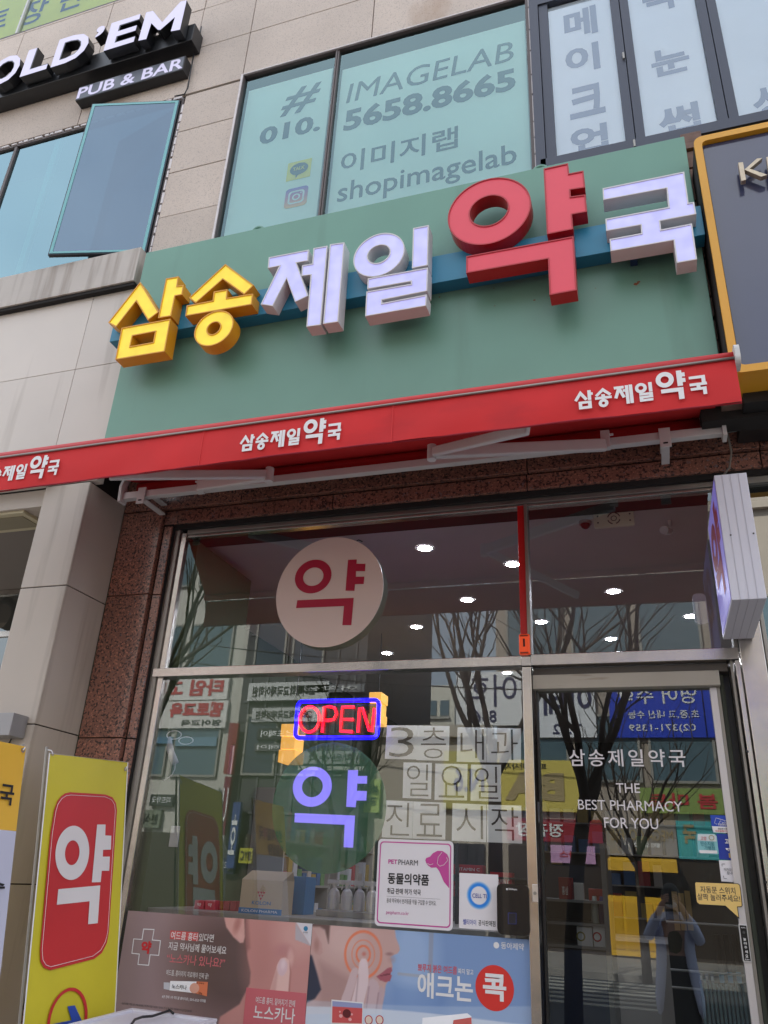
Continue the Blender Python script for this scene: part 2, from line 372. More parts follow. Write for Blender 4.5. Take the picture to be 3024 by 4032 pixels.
# right side granite pier beyond the shopfront
# left window of the upper floor (fixed panes, sub-parts) and open casement
win = link('upper_window', MB().box(-8.2, wl_x1, -.44, -.40, wl_z1-.025, wl_z1).v and bpy.data.meshes.new('upper_window'), None, bld)
def frame(mb, x0, x1, z0, z1, t, y0, y1):
    return mb.box(x0, x1, y0, y1, z0, z0+t).box(x0, x1, y0, y1, z1-t, z1).box(x0, x0+t, y0, y1, z0+t, z1-t).box(x1-t, x1, y0, y1, z0+t, z1-t)
bpy.data.objects.remove(win)
win = frame(MB(), -8.2, wl_x1-.012, 5.92, wl_z1-.012, .022, -.445, -.40).build('window', mat('brown_frame', (88, 78, 76), .5), bld)
MB().box(-5.30, -5.27, -.444, -.4, 5.94, wl_z1-.04).build('mullion', _M['brown_frame'], win)
MB().pane(-8.18, wl_x1-.04, -.425, -.419, 5.945, wl_z1-.036).build('glass_pane', G_cas if False else glass('pale_upper_glass', (150, 205, 210), .42, (176, 208, 214), 1.5, wave=.03), win)
MB().box(-4.86, -4.80, -.40, -.36, 5.9, wl_z1).build('inner_post', mat('pale_post', (190, 220, 205), .6), win)
cl = MB(); 
z = 5.96
while z < wl_z1-.1:
    h = random.uniform(.05, .16); cl.box(wl_x1-.012, wl_x1+random.uniform(-.002, .012), -.455, -.43, z, z+h*.8); z += h
x = -6.6
while x < wl_x1-.1:
    h = random.uniform(.05, .12); cl.box(x, x+h*.7, -.455, -.43, wl_z1-.014, wl_z1+random.uniform(0, .012)); x += h
cl.build('caulk', M_caulk, win, kind='stuff')
# casement: hinged at its right edge, its left edge swung out
ch = Vector((-3.478, -.46, 0)); ce = Vector((-4.27, -.645, 0)); cz0, cz1 = 5.955, Z(717, 392, -.46)
cu = (ce-ch).normalized(); cn = Vector((cu.y, -cu.x, 0)); cn = cn if cn.y < 0 else -cn
PC = Plane(ce, -cu, cn); cwid = (ce-ch).length
cas = MB()
for a, b, c, d in ((0, .02, cz0, cz1), (cwid-.02, cwid, cz0, cz1), (.02, cwid-.02, cz0, cz0+.02), (.02, cwid-.02, cz1-.02, cz1)): cas.pbox(PC, a, b, c, d, -.03, 0)
cas = cas.build('casement', mat('dark_casement', (40, 38, 44), .4), bld)
MB().quad(PC.pt(.008, cz0+.008, .003), PC.pt(cwid-.008, cz0+.008, .003), PC.pt(cwid-.008, cz1-.008, .003), PC.pt(.008, cz1-.008, .003)).build('glass_pane', G_cas, cas)
g2 = MB()
for a, b, c, d in ((.012, .036, cz0+.012, cz1-.012), (cwid-.036, cwid-.012, cz0+.012, cz1-.012), (.036, cwid-.036, cz0+.012, cz0+.03), (.036, cwid-.036, cz1-.036, cz1-.012)): g2.pbox(PC, a, b, c, d, .004, .006)
g2.build('pane_edge', mat('teal_edge', (112, 176, 178), .3), cas)
MB().box(-8.2, wl_x1-.03, -.30, .4, 5.6, 5.92).build('window_sill', M_grey, bld)
MB().box(-8.2, wl_x1, -.05, -.0, 5.9, 8.2).build('room_back', mat('dim_room', (120, 140, 150), .8), bld)
# yellow-green banner window at the top left
ygw = frame(MB(), -8.0, yg_x1-.01, yg_z0+.008, 12.4, .02, -.445, -.40).build('window', _M['brown_frame'], bld)
MB().box(X(72, 100)-.012, X(72, 100)+.012, -.447, -.4, yg_z0+.03, 12.3).build('mullion', mat('pale_mullion', (200, 200, 196), .5), ygw)
MB().pane(-7.98, yg_x1-.03, -.425, -.42, yg_z0+.03, 12.3).build('glass_pane', glass('clear_upper_glass', (246, 250, 248), .03, (190, 215, 222), 1.4), ygw)
MB().box(-7.9, yg_x1-.09, -.40, -.395, yg_z0+.08, 12.2).build('banner_film', mat('yellow_green_film', (226, 226, 96), .7, var=.05), ygw)
MB().box(-7.98, yg_x1-.03, -.38, -.375, yg_z0+.02, 12.3).build('backing_film', mat('teal_film', (130, 190, 165), .7), ygw)
P4 = YP(-.402); M_bp = mat('blue_print', (60, 64, 120), .6)
z0 = zm(0, 0, 2.074)
def pxbox(pl, zf, l, r, t, b):
    l, r, t, b = [zf([q])[0] for q in (l, r, t, b)]; return bx(pl, l, r, t, b)
text('장', P4, pxbox(P4, z0, (175, 110), (385, 60), (290, 0), (260, 190)), .002, M_bp, ygw, wt=.012)
text('면', P4, pxbox(P4, z0, (500, 0), (680, -60), (600, -110), (560, 78)), .002, M_bp, ygw, wt=.012)
text('트', P4, pxbox(P4, z0, (-90, 180), (55, 170), (-20, 100), (-20, 232)), .002, M_bp, ygw, wt=.012)
# window with the phone number banners
hw = MB().box(wh_x0, wh_x0+.022, -.47, -.40, 5.9, wh_z1).box(wh_x0+.022, wh_x1, -.465, -.40, wh_z1-.02, wh_z1).box(wh_x1-.03, wh_x1-.008, -.46, -.4, 5.9, wh_z1-.02)
hw = hw.build('window', mat('brown_frame', (88, 78, 76)), bld)
mxx = X(1330, 225); 
MB().box(mxx-.016, mxx-.002, -.462, -.4, 5.9, wh_z1-.02).box(mxx+.002, mxx+.014, -.458, -.4, 5.9, wh_z1-.02).build('mullion', _M['brown_frame'], hw)
MB()  .box(wh_x0-.004, wh_x0+.014, -.475, -.43, 5.9, wh_z1).box(wh_x0, wh_x1, -.472, -.43, wh_z1-.006, wh_z1+.004).build('caulk', M_caulk, hw)
cl = MB(); z = 5.9
while z < wh_z1-.06:
    h = random.uniform(.12, .3); cl.box(wh_x1-.008, wh_x1+.01+random.uniform(0, .006), -.468, -.43, z, z+h*.93); z += h
cl.build('caulk', M_caulk, hw, kind='stuff')
MB().pane(wh_x0+.022, mxx-.016, -.436, -.430, 5.9, wh_z1-.02).build('glass_pane', G_up, hw)
MB().pane(mxx+.014, wh_x1-.03, -.436, -.430, 5.9, wh_z1-.02).build('glass_pane', G_up, hw)
P5 = YP(-.40); M_film = mat('window_banner', (214, 236, 232), .7, var=.02, vscale=2, bump=.2, bscale=3)
M_t5 = mat('slate_print', (58, 82, 104), .7)
fzt, fzt2 = P5.uv(1150, 295)[1], P5.uv(1600, 215)[1]
fzt = P5.uv(1150, 308)[1]
for a, b, zt in ((wh_x0+.05, mxx-.06, P5.uv(1150, 312)[1]), (mxx+.03, wh_x1-.045, P5.uv(1700, 180)[1])):
    MB().box(a, b, -.400, -.396, 5.9, zt).build('banner_film', M_film, hw)
MB().box(wh_x0, wh_x1+4, .3, .32, 5.6, 9).build('room_back', mat('dim_room2', (150, 158, 165), .8), bld)
z1 = zm(800, 0, 1.276)
for s, l, r, t, b, kw in (('#', (392, 545), (590, 465), (530, 428), (430, 580), dict(wt=.015, shear=.25)),
    ('010.', (285, 690), (588, 640), (535, 585), (310, 725), dict(wt=.035)),
    ('IMAGELAB', (722, 480), (1560, 270), (1530, 212), (745, 515), dict(wt=.01, shear=.12)),
    ('5658.8665', (708, 615), (1570, 400), (1530, 348), (740, 655), dict(wt=.035)),
    ('이미지랩', (693, 820), (1280, 700), (1240, 642), (780, 858), dict(wt=.012)),
    ('shopimagelab', (675, 990), (1575, 790), (1500, 735), (900, 1000), dict(wt=.008))):
    text(s, P5, pxbox(P5, z1, l, r, t, b), .003, M_t5, hw, **kw)
q = poly(P5, z1([(428, 825), (548, 792), (537, 890), (416, 912)])); u0, u1 = min(a for a, _ in q), max(a for a, _ in q); v0, v1 = min(b for _, b in q), max(b for _, b in q)
u0, v0, u1, v1 = (q[0][0]+q[3][0])/2, (q[2][1]+q[3][1])/2, (q[1][0]+q[2][0])/2, (q[0][1]+q[1][1])/2
MB().face(P5, [[(u0, v0), (u1, v0), (u1, v1), (u0, v1)]], .003).build('print', mat('chat_yellow', (222, 214, 90), .6), hw)
bub = ring((u0+u1)/2, (v0+v1)/2+.01, (u1-u0)*.38, (v1-v0)*.32, 24); 
MB().face(P5, [bub], .005).face(P5, [[((u0+u1)/2-.03, (v0+v1)/2-.02), ((u0+u1)/2-.02, v0+.012), ((u0+u1)/2+.02, (v0+v1)/2-.02)]], .0045).build('print', M_t5, hw)
text('TALK', P5, ((u0+u1)/2-.05, (u0+u1)/2+.05, (v0+v1)/2-.006, (v0+v1)/2+.03), .008, _M['chat_yellow'], hw, wt=.02)
q = poly(P5, z1([(416, 950), (524, 937), (524, 1032), (408, 1048)])); u0, v0, u1, v1 = (q[0][0]+q[3][0])/2, (q[2][1]+q[3][1])/2, (q[1][0]+q[2][0])/2, (q[0][1]+q[1][1])/2
ins = bpy.data.materials.new('purple_orange_print'); ins.use_nodes = True; n_ = ins.node_tree
t_ = n_.nodes.new('ShaderNodeTexCoord'); r_ = n_.nodes.new('ShaderNodeValToRGB'); s_ = n_.nodes.new('ShaderNodeSeparateXYZ')
n_.links.new(t_.outputs['Generated'], s_.inputs[0]); n_.links.new(s_.outputs['Z'], r_.inputs['Fac']); n_.links.new(r_.outputs['Color'], n_.nodes['Principled BSDF'].inputs['Base Color'])
r_.color_ramp.elements[0].color = (*lin((235, 180, 120)), 1); r_.color_ramp.elements[1].color = (*lin((110, 84, 190)), 1); e_ = r_.color_ramp.elements.new(.5); e_.color = (*lin((190, 110, 150)), 1)
MB().face(P5, [rrect(u0, u1, v0, v1, .03)], .003).build('print', ins, hw)
cu_, cv_ = (u0+u1)/2, (v0+v1)/2; k = (u1-u0)
MB().face(P5, [rrect(cu_-k*.36, cu_+k*.36, cv_-k*.36, cv_+k*.36, .03), rrect(cu_-k*.28, cu_+k*.28, cv_-k*.28, cv_+k*.28, .022)], .005).face(P5, [ring(cu_, cv_, k*.18), ring(cu_, cv_, k*.11)], .005).face(P5, [ring(cu_+k*.2, cv_+k*.2, k*.035)], .005).build('print', mat('pale_ink', (215, 225, 230)), hw)
# dark-framed windows with white film
dx0 = X(2100, 20); dzt = 7.62
dw = MB().box(dx0-.03, dx0+.035, -.50, -.40, 5.9, dzt+.12).box(dx0+.035, 2.4, -.5, -.4, dzt-.02, dzt+.12).box(dx0, 2.4, -.5, -.4, 5.90, 5.98).build('window', M_alu, bld)
films = [(X(2158, 55), X(2400, 0)), (X(2470, 0), X(2735, 0)), (X(2812, 0), 1.4)]
prev = dx0+.035
for i, (a, b) in enumerate(films):
    MB().box(prev+.003, a, -.488, -.42, 5.98, dzt-.02).build('sash_stile', M_alu, dw, bevel=.003)
    MB().box(a, b, -.452, -.45, 5.98, dzt-.03).build('window_film', mat('pale_film', (226, 234, 240), .5, var=.02), dw)
    MB().pane(a, b, -.460, -.456, 5.98, dzt-.03).build('glass_pane', glass('clear_glass', (252, 254, 255), .17, (214, 226, 236), 1.4), dw)
    m_ = (b+(films[i+1][0] if i < 2 else 1.6))/2
    MB().box(b, m_-.002, -.488, -.42, 5.98, dzt-.02).build('sash_stile', M_alu, dw, bevel=.003); prev = m_
for px, py in ((2455, 220), (2498, 565)):
    u, v = YP(-.5).uv(px, py); MB().tube([(u, -.5, v-.03), (u, -.5, v+.03)], .008).build('hinge', M_steeld, dw)
P6 = YP(-.452); z2 = zm(2000, 0, 1.62); M_t6 = mat('blue_grey_print', (84, 104, 142), .6)
for s, l, r, t, b in (('메', (357, 160), (567, 120), (480, 50), (480, 230)), ('이', (367, 395), (585, 365), (480, 287), (480, 462)), ('크', (390, 650), (615, 620), (500, 545), (500, 745)), ('업', (400, 900), (638, 870), (520, 803), (520, 1010)),
    ('속', (858, 20), (1080, -20), (970, -120), (970, 72)), ('눈', (912, 395), (1153, 350), (1035, 305), (1035, 476)), ('썹', (960, 770), (1223, 730), (1100, 668), (1100, 890)), ('상', (1552, 620), (1800, 570), (1680, 540), (1680, 760))):
    text(s, P6, pxbox(P6, z2, l, r, t, b), .002, M_t6, dw, wt=.035)
# wood slats between the signboards
for k in range(14):
    z = 3.9+k*.145
    MB().box(.50, .62, -.50+random.uniform(-.015, .01), -.44, z, z+.13).build('wood_slat', M_wood, bld)
MB().box(.4, 2.4, -.44, -.3, 3.85, 5.92).build('backing_wall', M_dark, bld)
# cable on the wall
MB().tube([YP(-.48).pt(*YP(-.47).uv(*p)) for p in ((795, 108), (788, 150), (768, 205), (760, 245), (742, 350), (728, 375), (690, 383))], .006).build('cable', M_black, None, **T('thin black cable running down the stone wall beside the pub sign', 'cable'))

# ================================================================== PUB SIGNS
pub = thing('channel_letter_sign', 'white lit pub name letters with deep black sides on the upper wall', 'sign', (-4.5, -.45, 8.4))
PL = YP(-.70)
a0, a1 = X(-60, 300, -.6), X(1590/2.074, 150/2.074, -.62)
zr = Z(1555/2.074, 235/2.074, -.6)
MB().box(-7, a1, -.60, -.455, Z(1540/2.074, 330/2.074, -.6), Z(1540/2.074, 205/2.074, -.6)).build('rail', M_black, pub, bevel=.004)
M_lit = mat('lit_white_face', (160, 158, 176), .4, emit=.2, ecol=(226, 220, 255))
def zb(l, r, t, b): return pxbox(PL, z0, l, r, t, b)
for s, l, r, t, b in (('O', (-75, 600), (166, 520), (90, 455), (-5, 690)), ('L', (200, 520), (385, 540), (240, 412), (163, 630)), ('D', (450, 440), (725, 345), (490, 325), (412, 553)), ("’", (775, 300), (862, 215), (835, 212), (782, 308)), ('E', (880, 300), (1143, 155), (915, 190), (845, 418))):
    B = zb(l, r, t, b)
    lt = text(s, PL, B, -.09, M_black, pub, 'raised_letter', wt=.035, thick=.09)
    text(s, PL, B, .0015, M_lit, lt, 'lit_face', wt=.022)
Mp_ = poly(PL, z0([(1130, 333), (1195, 102), (1250, 90), (1325, 183), (1475, 15), (1525, 3), (1470, 243), (1395, 257), (1430, 140), (1310, 245), (1290, 245), (1237, 190), (1195, 320)]))
lt = MB().prism(PL, [Mp_], -.09, 0).build('raised_letter', M_black, pub); MB().face(PL, [Mp_], .0015).build('lit_face', M_lit, lt)
PB = YP(-.55)
pb = thing('box_sign', 'slim dark box sign reading PUB & BAR above the open casement', 'sign', (-4, -.45, 8.1))
MB().box(-4.595, -3.449, -.55, -.455, 7.985, 8.173).build('sign_box', M_black, pb, bevel=.003)
MB().box(-4.585, -3.459, -.552, -.5495, 7.995, 8.163).build('sign_face', mat('grey_sign_face', (92, 96, 106), .3), pb)
text('PUB & BAR', PB, pxbox(PB, z0, (637, 770), (1500, 520), (1480, 478), (650, 805)), .005, M_lit, pb, wt=.02, shear=.0)
u, v = YP(-.56).uv(750/2.074, 545/2.074)
MB().box(u-.02, u+.02, -.60, -.45, v-.03, v+.01).build('bracket', M_rail, pub)

# ================================================================== GREEN SIGNBOARD
sg = thing('pharmacy_signboard', 'green signboard with large raised yellow, white and red letters above the awning', 'sign', (-1.4, -.6, 4.2))
PS = YP(-.60); sx0, sx1 = X(576, 995, -.6), X(2694, 536, -.6); sz1 = Z(576, 995, -.6)
MB().box(sx0, sx1, -.60, -.51, 3.92, sz1).build('panel', M_green, sg, bevel=.004)
for px, py in ((1010, 897), (2125, 655)):
    u, v = PS.uv(px, py); B = MB(); B.tube([(u+.045*math.cos(a), -.57, sz1-.004+.045*math.sin(a)) for a in np.linspace(0, math.pi, 10)], .012)
    B.build('lifting_eye', M_green, sg, smooth=True)
rx0, rx1, rz0, rz1 = -3.407, X(2765, 850, -.7), 4.90, Z(2758, 809, -.7)
MB().box(rx0, rx1, -.70, -.6005, rz0, rz1).build('rail', M_blue, sg, bevel=.002)
u, v = YP(-.68).uv(2497, 1030); MB().box(u-.02, u+.02, -.69, -.6, rz0-.05, rz0).build('rail_bracket', mat('deep_blue', (30, 60, 100), .4), sg)
# rust spots
for px, py, r in ((2505, 1118, .014), (2515, 1110, .01), (2105, 1182, .008), (1945, 1135, .004), (1730, 1170, .006), (1948, 1205, .004), (2345, 1135, .004)):
    u, v = PS.uv(px, py); MB().face(PS, [[(u+r*(.7+.6*random.random())*math.cos(a), v+.7*r*(.6+.8*random.random())*math.sin(a)) for a in np.linspace(0, 6.28, 9)[:-1]]], .0012).build('rust_spot', mat('rust', (120, 72, 48), .9), sg)
A = zm(400, 1000, 2.37); Bz = zm(1000, 850, 2.212); Cz = zm(1700, 620, 2.552); Dz = zm(2300, 620, 2.765)
PF = YP(-.80)
def EL(zf, o, i): return [ell(PF, zf, *o), ell(PF, zf, *i)]
def PO(zf, *ls): return [poly(PF, zf(l)) for l in ls]
SIGN = [
 ('yellow', [PO(A, [(360, 260), (533, 540), (430, 618), (322, 440), (135, 680), (60, 640)]), PO(A, [(600, 228), (718, 207), (705, 295), (766, 287), (751, 378), (685, 390), (647, 578), (525, 597)]),
             PO(A, [(185, 687), (642, 602), (587, 908), (125, 985)], [(287, 762), (497, 722), (478, 820), (265, 860)])]),
 ('yellow', [PO(A, [(1155, 92), (1420, 290), (1330, 378), (1130, 235), (877, 458), (815, 408)]), PO(A, [(1045, 350), (1175, 327), (1168, 408), (1412, 368), (1400, 470), (780, 578), (793, 480), (1035, 432)]),
             EL(A, (862, 1230, 525, 858), (985, 1105, 634, 747))]),
 ('white', [PO(Bz, [(128, 360), (478, 293), (470, 390), (370, 407), (472, 695), (357, 750), (283, 545), (163, 785), (58, 770), (220, 435), (120, 455)]),
            PO(Bz, [(517, 280), (640, 258), (580, 948), (455, 965), (493, 512), (412, 522), (418, 430), (507, 414)]), PO(Bz, [(660, 245), (787, 228), (732, 920), (600, 940)])]),
 ('white', [EL(Bz, (865, 1312, 147, 530), (990, 1182, 252, 410)), PO(Bz, [(1385, 105), (1522, 78), (1513, 428), (1375, 455)]),
            PO(Bz, [(990, 542), (1515, 447), (1508, 652), (1115, 730), (1115, 757), (1505, 682), (1498, 780), (967, 873), (978, 657), (1365, 590), (1365, 568), (985, 635)])]),
 ('red', [EL(Cz, (160, 998, 200, 878), (382, 765, 380, 685)), PO(Cz, [(1122, 110), (1370, 55), (1380, 158), (1525, 130), (1540, 300), (1393, 322), (1397, 390), (1545, 370), (1560, 543), (1410, 570), (1420, 718), (1157, 770)]),
          PO(Cz, [(345, 990), (1425, 788), (1457, 1330), (1183, 1380), (1167, 1015), (345, 1160)])]),
 ('white', [PO(Dz, [(200, 335), (1090, 153), (1138, 492), (1197, 483), (1222, 615), (828, 690), (840, 783), (1175, 717), (1230, 1108), (1008, 1148), (973, 900), (288, 1020), (275, 888), (622, 823), (615, 733), (240, 800), (230, 668), (918, 538), (897, 333), (208, 462)])])]
SM = {'yellow': (mat('yellow_letter_side', (214, 150, 24), .4), mat('yellow_lit_face', (230, 202, 44), .4, evar=.2, emit=.14, ecol=(255, 226, 60), var=.05, vscale=6)),
      'white': (mat('white_letter_side', (206, 204, 206), .4), mat('lilac_lit_face', (150, 150, 190), .4, evar=.15, emit=.26, ecol=(190, 190, 255), var=.06, vscale=6)),
      'red': (mat('red_letter_side', (170, 22, 34), .3), mat('red_lit_face', (196, 54, 70), .4, emit=.07, ecol=(255, 100, 120), var=.03, vscale=5))}
def inset(loop, k):
    """shrink a loop by k metres (positive = towards its inside, sign from area)"""
    n = len(loop); ar = sum(loop[i][0]*loop[(i+1) % n][1]-loop[(i+1) % n][0]*loop[i][1] for i in range(n)); s = 1 if ar > 0 else -1; R = []
    for i in range(n):
        p0, p1, p2 = Vector(loop[i-1]), Vector(loop[i]), Vector(loop[(i+1) % n])
        a = (p1-p0).normalized(); b = (p2-p1).normalized(); na = Vector((-a.y, a.x))*s; nb = Vector((-b.y, b.x))*s
        m = (na+nb); m = m/max(.3, m.dot(na)) if m.length > 1e-6 else na
        R.append(tuple(p1+m*k))
    return R
for colr, strokes in SIGN:
    B = MB(); Fm = MB()
    for k, loops in enumerate(strokes):
        dd = .0008*k
        B.sides(PF, loops, -.098, -dd)
        for j, l in enumerate(loops):                       # rim
            kk = .008 if j == 0 else -.008; il = inset(l, kk)
            n = len(l); o = len(B.v); B.v += [tuple(PF.pt(*p, -dd)) for p in l]+[tuple(PF.pt(*p, -dd)) for p in il]; B.f += [(o+i, o+(i+1) % n, o+n+(i+1) % n, o+n+i) for i in range(n)]
            B.sides(PF, [il], -.008-dd, -dd)
        B.face(PF, loops, -.098)
        Fm.face(PF, [inset(l, .008 if j == 0 else -.008) for j, l in enumerate(loops)], -.006-dd)
    lo = B.build('raised_letter', SM[colr][0], sg, label={'yellow': 'yellow raised letter', 'white': 'white raised letter', 'red': 'large red raised letter'}[colr])
    Fm.build('lit_face', SM[colr][1], lo)

# ================================================================== NAVY SIGNBOARD WITH ORANGE FRAME
ns = thing('navy_signboard', 'navy signboard in a rounded orange frame at the right edge of the facade', 'sign', (1.6, -.6, 3.95))
nx0, nz0, nz1 = .535, 3.93, 5.60
MB().prism(YP(-.75), [rrect(nx0, 2.6, nz0, nz1, .05), rrect(nx0+.042, 2.55, nz0+.042, nz1-.042, .03)], -.25, 0).build('frame', M_orange, ns)
MB().box(nx0-.003, nx0-.001, -.735, -.5, nz0+.06, nz1-.06).build('frame_side', M_dark, ns)
MB().box(nx0+.049, 2.56, -.72, -.52, nz0+.049, nz1-.049).build('panel', M_navy, ns)
PN = YP(-.78); zn = zm(2680, 500, 2.4564)
MW = mat('brushed_gold', (186, 172, 150), .35, .6, var=.1, vscale=30)
MB().prism(PN, [poly(PN, zn([(557, 345), (603, 340), (632, 510), (588, 520)]))], -.03, 0).prism(PN, [poly(PN, zn([(618, 412), (738, 305), (790, 300), (668, 402), (838, 462), (778, 480)]))], -.03, 0).build('raised_letter', MW, ns)
MB().prism(PN, [poly(PN, zn([(828, 292), (880, 280), (905, 450), (855, 462)]))], -.03, 0).build('raised_letter', MW, ns)

# ================================================================== AWNING
aw = thing('awning', 'red fabric folding arm awning with white printed pharmacy name on its valance', 'awning', (-1.4, -.1, 3.83))
ax0, ax1 = -3.56, .475
PA = YP(-1.30); vt, vb = 3.640, 3.430
# valance: slightly billowing sheet
B = MB(); nx, nzv = 120, 5
for i in range(nx+1):
    for j in range(nzv+1):
        x = ax0+(ax1-ax0)*i/nx; z = vt-(vt-vb)*j/nzv
        B.v.append((x, -1.30-.006*math.sin(j/nzv*2.6)+(.003*math.sin(x*5+j*.6)+.003*math.sin(x*13+j*.9))*(j/nzv), z-.006*math.sin(x*1.55+.6)*(j == nzv)))
for i in range(nx):
    for j in range(nzv):
        k = i*(nzv+1)+j; B.f.append((k, k+1, k+nzv+2, k+nzv+1))
B.build('valance', M_red, aw, smooth=True)
MB().tube([(x, -1.302-(.003*math.sin(x*5+3)+.003*math.sin(x*13+4.5)), vb-.006*math.sin(x*1.55+.6)) for x in np.linspace(ax0, ax1, 60)], .0045, 6).build('hem', mat('dark_red_hem', (150, 24, 40), .8), aw)
for x in (X(790, 1800, -1.3), X(1545, 1690, -1.3)): MB().box(x-.0015, x+.0015, -1.3085, -1.307, vb, vt).build('seam', mat('seam_red', (214, 60, 60), .8), aw)
MB().tube([(ax0, -1.27, vt+.03), (ax1, -1.27, vt+.03)], .026, 12).build('front_bar', mat('red_bar', (200, 40, 42), .5), aw, smooth=True)
MB().tube([(ax0, -1.307, vt+.004), (ax1, -1.307, vt+.004)], .0065, 10).build('trim_rail', M_steeld, aw, smooth=True)
MB().prism(Plane((ax1, 0, 0), (0, 1, 0), (1, 0, 0)), [rrect(-1.335, -1.235, vt-.035, vt+.065, .03)], 0, .02).build('end_cap', M_wht, aw, bevel=.004)
# canopy sheet from roller to front bar
MB().quad((ax0, -1.27, vt+.05), (ax1, -1.27, vt+.05), (.47, -.26, 3.98), (-3.25, -.26, 3.98)).build('canopy', M_red, aw)
MB().tube([(-3.25, -.25, 3.93), (.40, -.25, 3.93)], .05, 16).build('roller', mat('deep_red_fabric', (170, 16, 20), .8), aw, smooth=True)
MB().tube([(.40, -.25, 3.93), (.425, -.25, 3.93)], .052, 16).build('roller_cap', M_wht, aw)
tz0, tz1 = 3.815, 3.865
MB().box(-3.30, .52, -.36, -.31, tz0, tz1).build('torsion_bar', M_wht, aw, bevel=.004)
MB().prism(Plane((.50, 0, 0), (0, 1, 0), (1, 0, 0)), [[(-.38, 3.79), (-.30, 3.79), (-.22, 3.9), (-.2, 4.0), (-.27, 4.0), (-.31, 3.9), (-.38, 3.87)]], 0, .02).build('end_plate', M_wht, aw)
MB().tube([(.45, -.3, 3.96), (.455, -.33, 3.9), (.46, -.335, 3.885)], .008).tube([(.445, -.34, 3.87), (.475, -.34, 3.87)], .016, 12).build('gear_eye', M_steel, aw)
MB().prism(Plane((-3.30, 0, 0), (0, 1, 0), (1, 0, 0)), [[(-.38, 3.79), (-.31, 3.79), (-.30, 3.86), (-.33, 3.92), (-.30, 4.0), (-.36, 4.0), (-.39, 3.9)]], -.02, 0).build('end_plate', M_wht, aw)
for px, py in ((560, 1950), (2620, 1740)):
    u = X(px, py, -.36)
    MB().box(u-.03, u+.03, -.375, -.366, tz0-.055, tz1+.015).box(u-.022, u+.022, -.366, -.10, tz1+.002, tz1+.014).box(u-.022, u+.022, -.34, -.1, tz0-.02, tz0-.008).build('wall_bracket', M_wht, aw, bevel=.002)
    MB().box(u-.012, u+.012, -.378, -.3745, tz0-.035, tz0-.027).build('slot', M_dark, aw)
def arm(sh, el, fr, s):
    sh, el, fr = Vector(sh), Vector(el), Vector(fr)
    def bar(a, b, w, h, nm):
        d = (b-a).normalized(); sdv = d.cross(Vector((0, 0, 1))).normalized(); upv = sdv.cross(d)
        MB().hexa([a+sdv*w+upv*h, a-sdv*w+upv*h, a-sdv*w-upv*h, a+sdv*w-upv*h, b+sdv*w+upv*h, b-sdv*w+upv*h, b-sdv*w-upv*h, b+sdv*w-upv*h]).build(nm, M_wht, aw, bevel=.008)
    bar(sh, el, .018, .036, 'arm'); bar(el+Vector((0, 0, .004)), fr, .015, .028, 'forearm')
    MB().tube([el-Vector((0, 0, .045)), el+Vector((0, 0, .045))], .026, 12).build('elbow', M_wht, aw)
    MB().box(sh.x-.025, sh.x+.025, -.40, -.355, tz0-.03, tz1+.03).tube([(sh.x+.02*s, -.385, tz1+.005), (sh.x+.045*s, -.385, tz1+.005)], .008).build('shoulder', M_wht, aw, bevel=.004)
def at(px, py, y): u, v = YP(y).uv(px, py); return (u, y, v)
arm(at(2385, 1752, -.40), at(1700, 1783, -.72), at(2080, 1690, -1.2), 1)
arm(at(785, 1915, -.40), at(1060, 1870, -.66), at(430, 1872, -1.2), -1)
# printed names on the valance, same letter shapes as the signboard
allp = [p for _, st in SIGN for lp in st for l in lp for p in l]
bx0, bx1 = min(p[0] for p in allp), max(p[0] for p in allp); bz0, bz1 = min(p[1] for p in allp), max(p[1] for p in allp)
per = 1.668; r1 = X(2783, 1505, -1.312); wdt = r1 - X(2262, 1590, -1.312); ks = wdt/(bx1-bx0); zb0 = YP(-1.312).uv(2300, 1620)[1]
PV = YP(-1.3145)
kz = (YP(-1.312).uv(2640, 1472)[1] - zb0 + .012)/(bz1-bz0)
for k in range(3):
    B = MB(); ox = r1-wdt-per*k
    for _, st in SIGN:
        for j, loops in enumerate(st):
            B.face(PV, [[(ox+(p[0]-bx0)*ks, zb0+(p[1]-bz0)*kz) for p in l] for l in loops], .0004*j)
    B.build('lettering', M_white, aw)
# cables near the right end
MB().tube([at(*p) for p in ((2850, 1640, -.2), (2880, 1780, -.14), (2872, 1840, -.13), (2850, 1870, -.1), (2842, 1900, -.08))], .006).build('cable', mat('grey_cable', (120, 112, 104), .6), None, **T('grey cable hanging from the right end of the awning over red granite', 'cable'))
MB().box(.47, .62, -.42, -.15, 3.93, 4.05).build('motor_box', mat('pale_box', (140, 150, 150), .5), aw)
# dark soffit under the navy sign
MB().box(.6, 2.5, -.55, -.12, 3.72+.15, 3.93).build('fascia', mat('black_fascia', (26, 24, 24), .5), bld)

# ================================================================== SHOPFRONT
sf = thing('shopfront', 'stainless steel framed glass shopfront with a sliding door', 'shopfront', (-1.3, 0, 0))
def sb(nm, x0, x1, y0, y1, z0, z1, m=M_steel, bev=.003, par=None): return MB().box(x0, x1, y0, y1, z0, z1).build(nm, m, par or sf, bevel=bev)
tr0, tr1 = 2.662, 2.722                     # transom heights
mx0, mx1 = -.660, -.610
fx0, fx1 = -3.062, -2.972                  # left frame
sb('frame_post', fx0, fx1-.045, -.035, .06, 0, 3.70, M_steeld)
sb('frame_post', fx1-.043, fx1, -.02, .05, .68, 3.68)
sb('head_rail', fx1, .5, -.02, .05, 3.668, 3.70, M_steeld)
sb('head_rail', fx1, .5, -.008, .05, 3.65, 3.667, M_steel)
sb('transom', fx0+.02, mx0, -.045, .05, tr0, tr1-.005)
sb('transom', mx1+.002, .455, -.047, .05, tr0-.002, tr1)
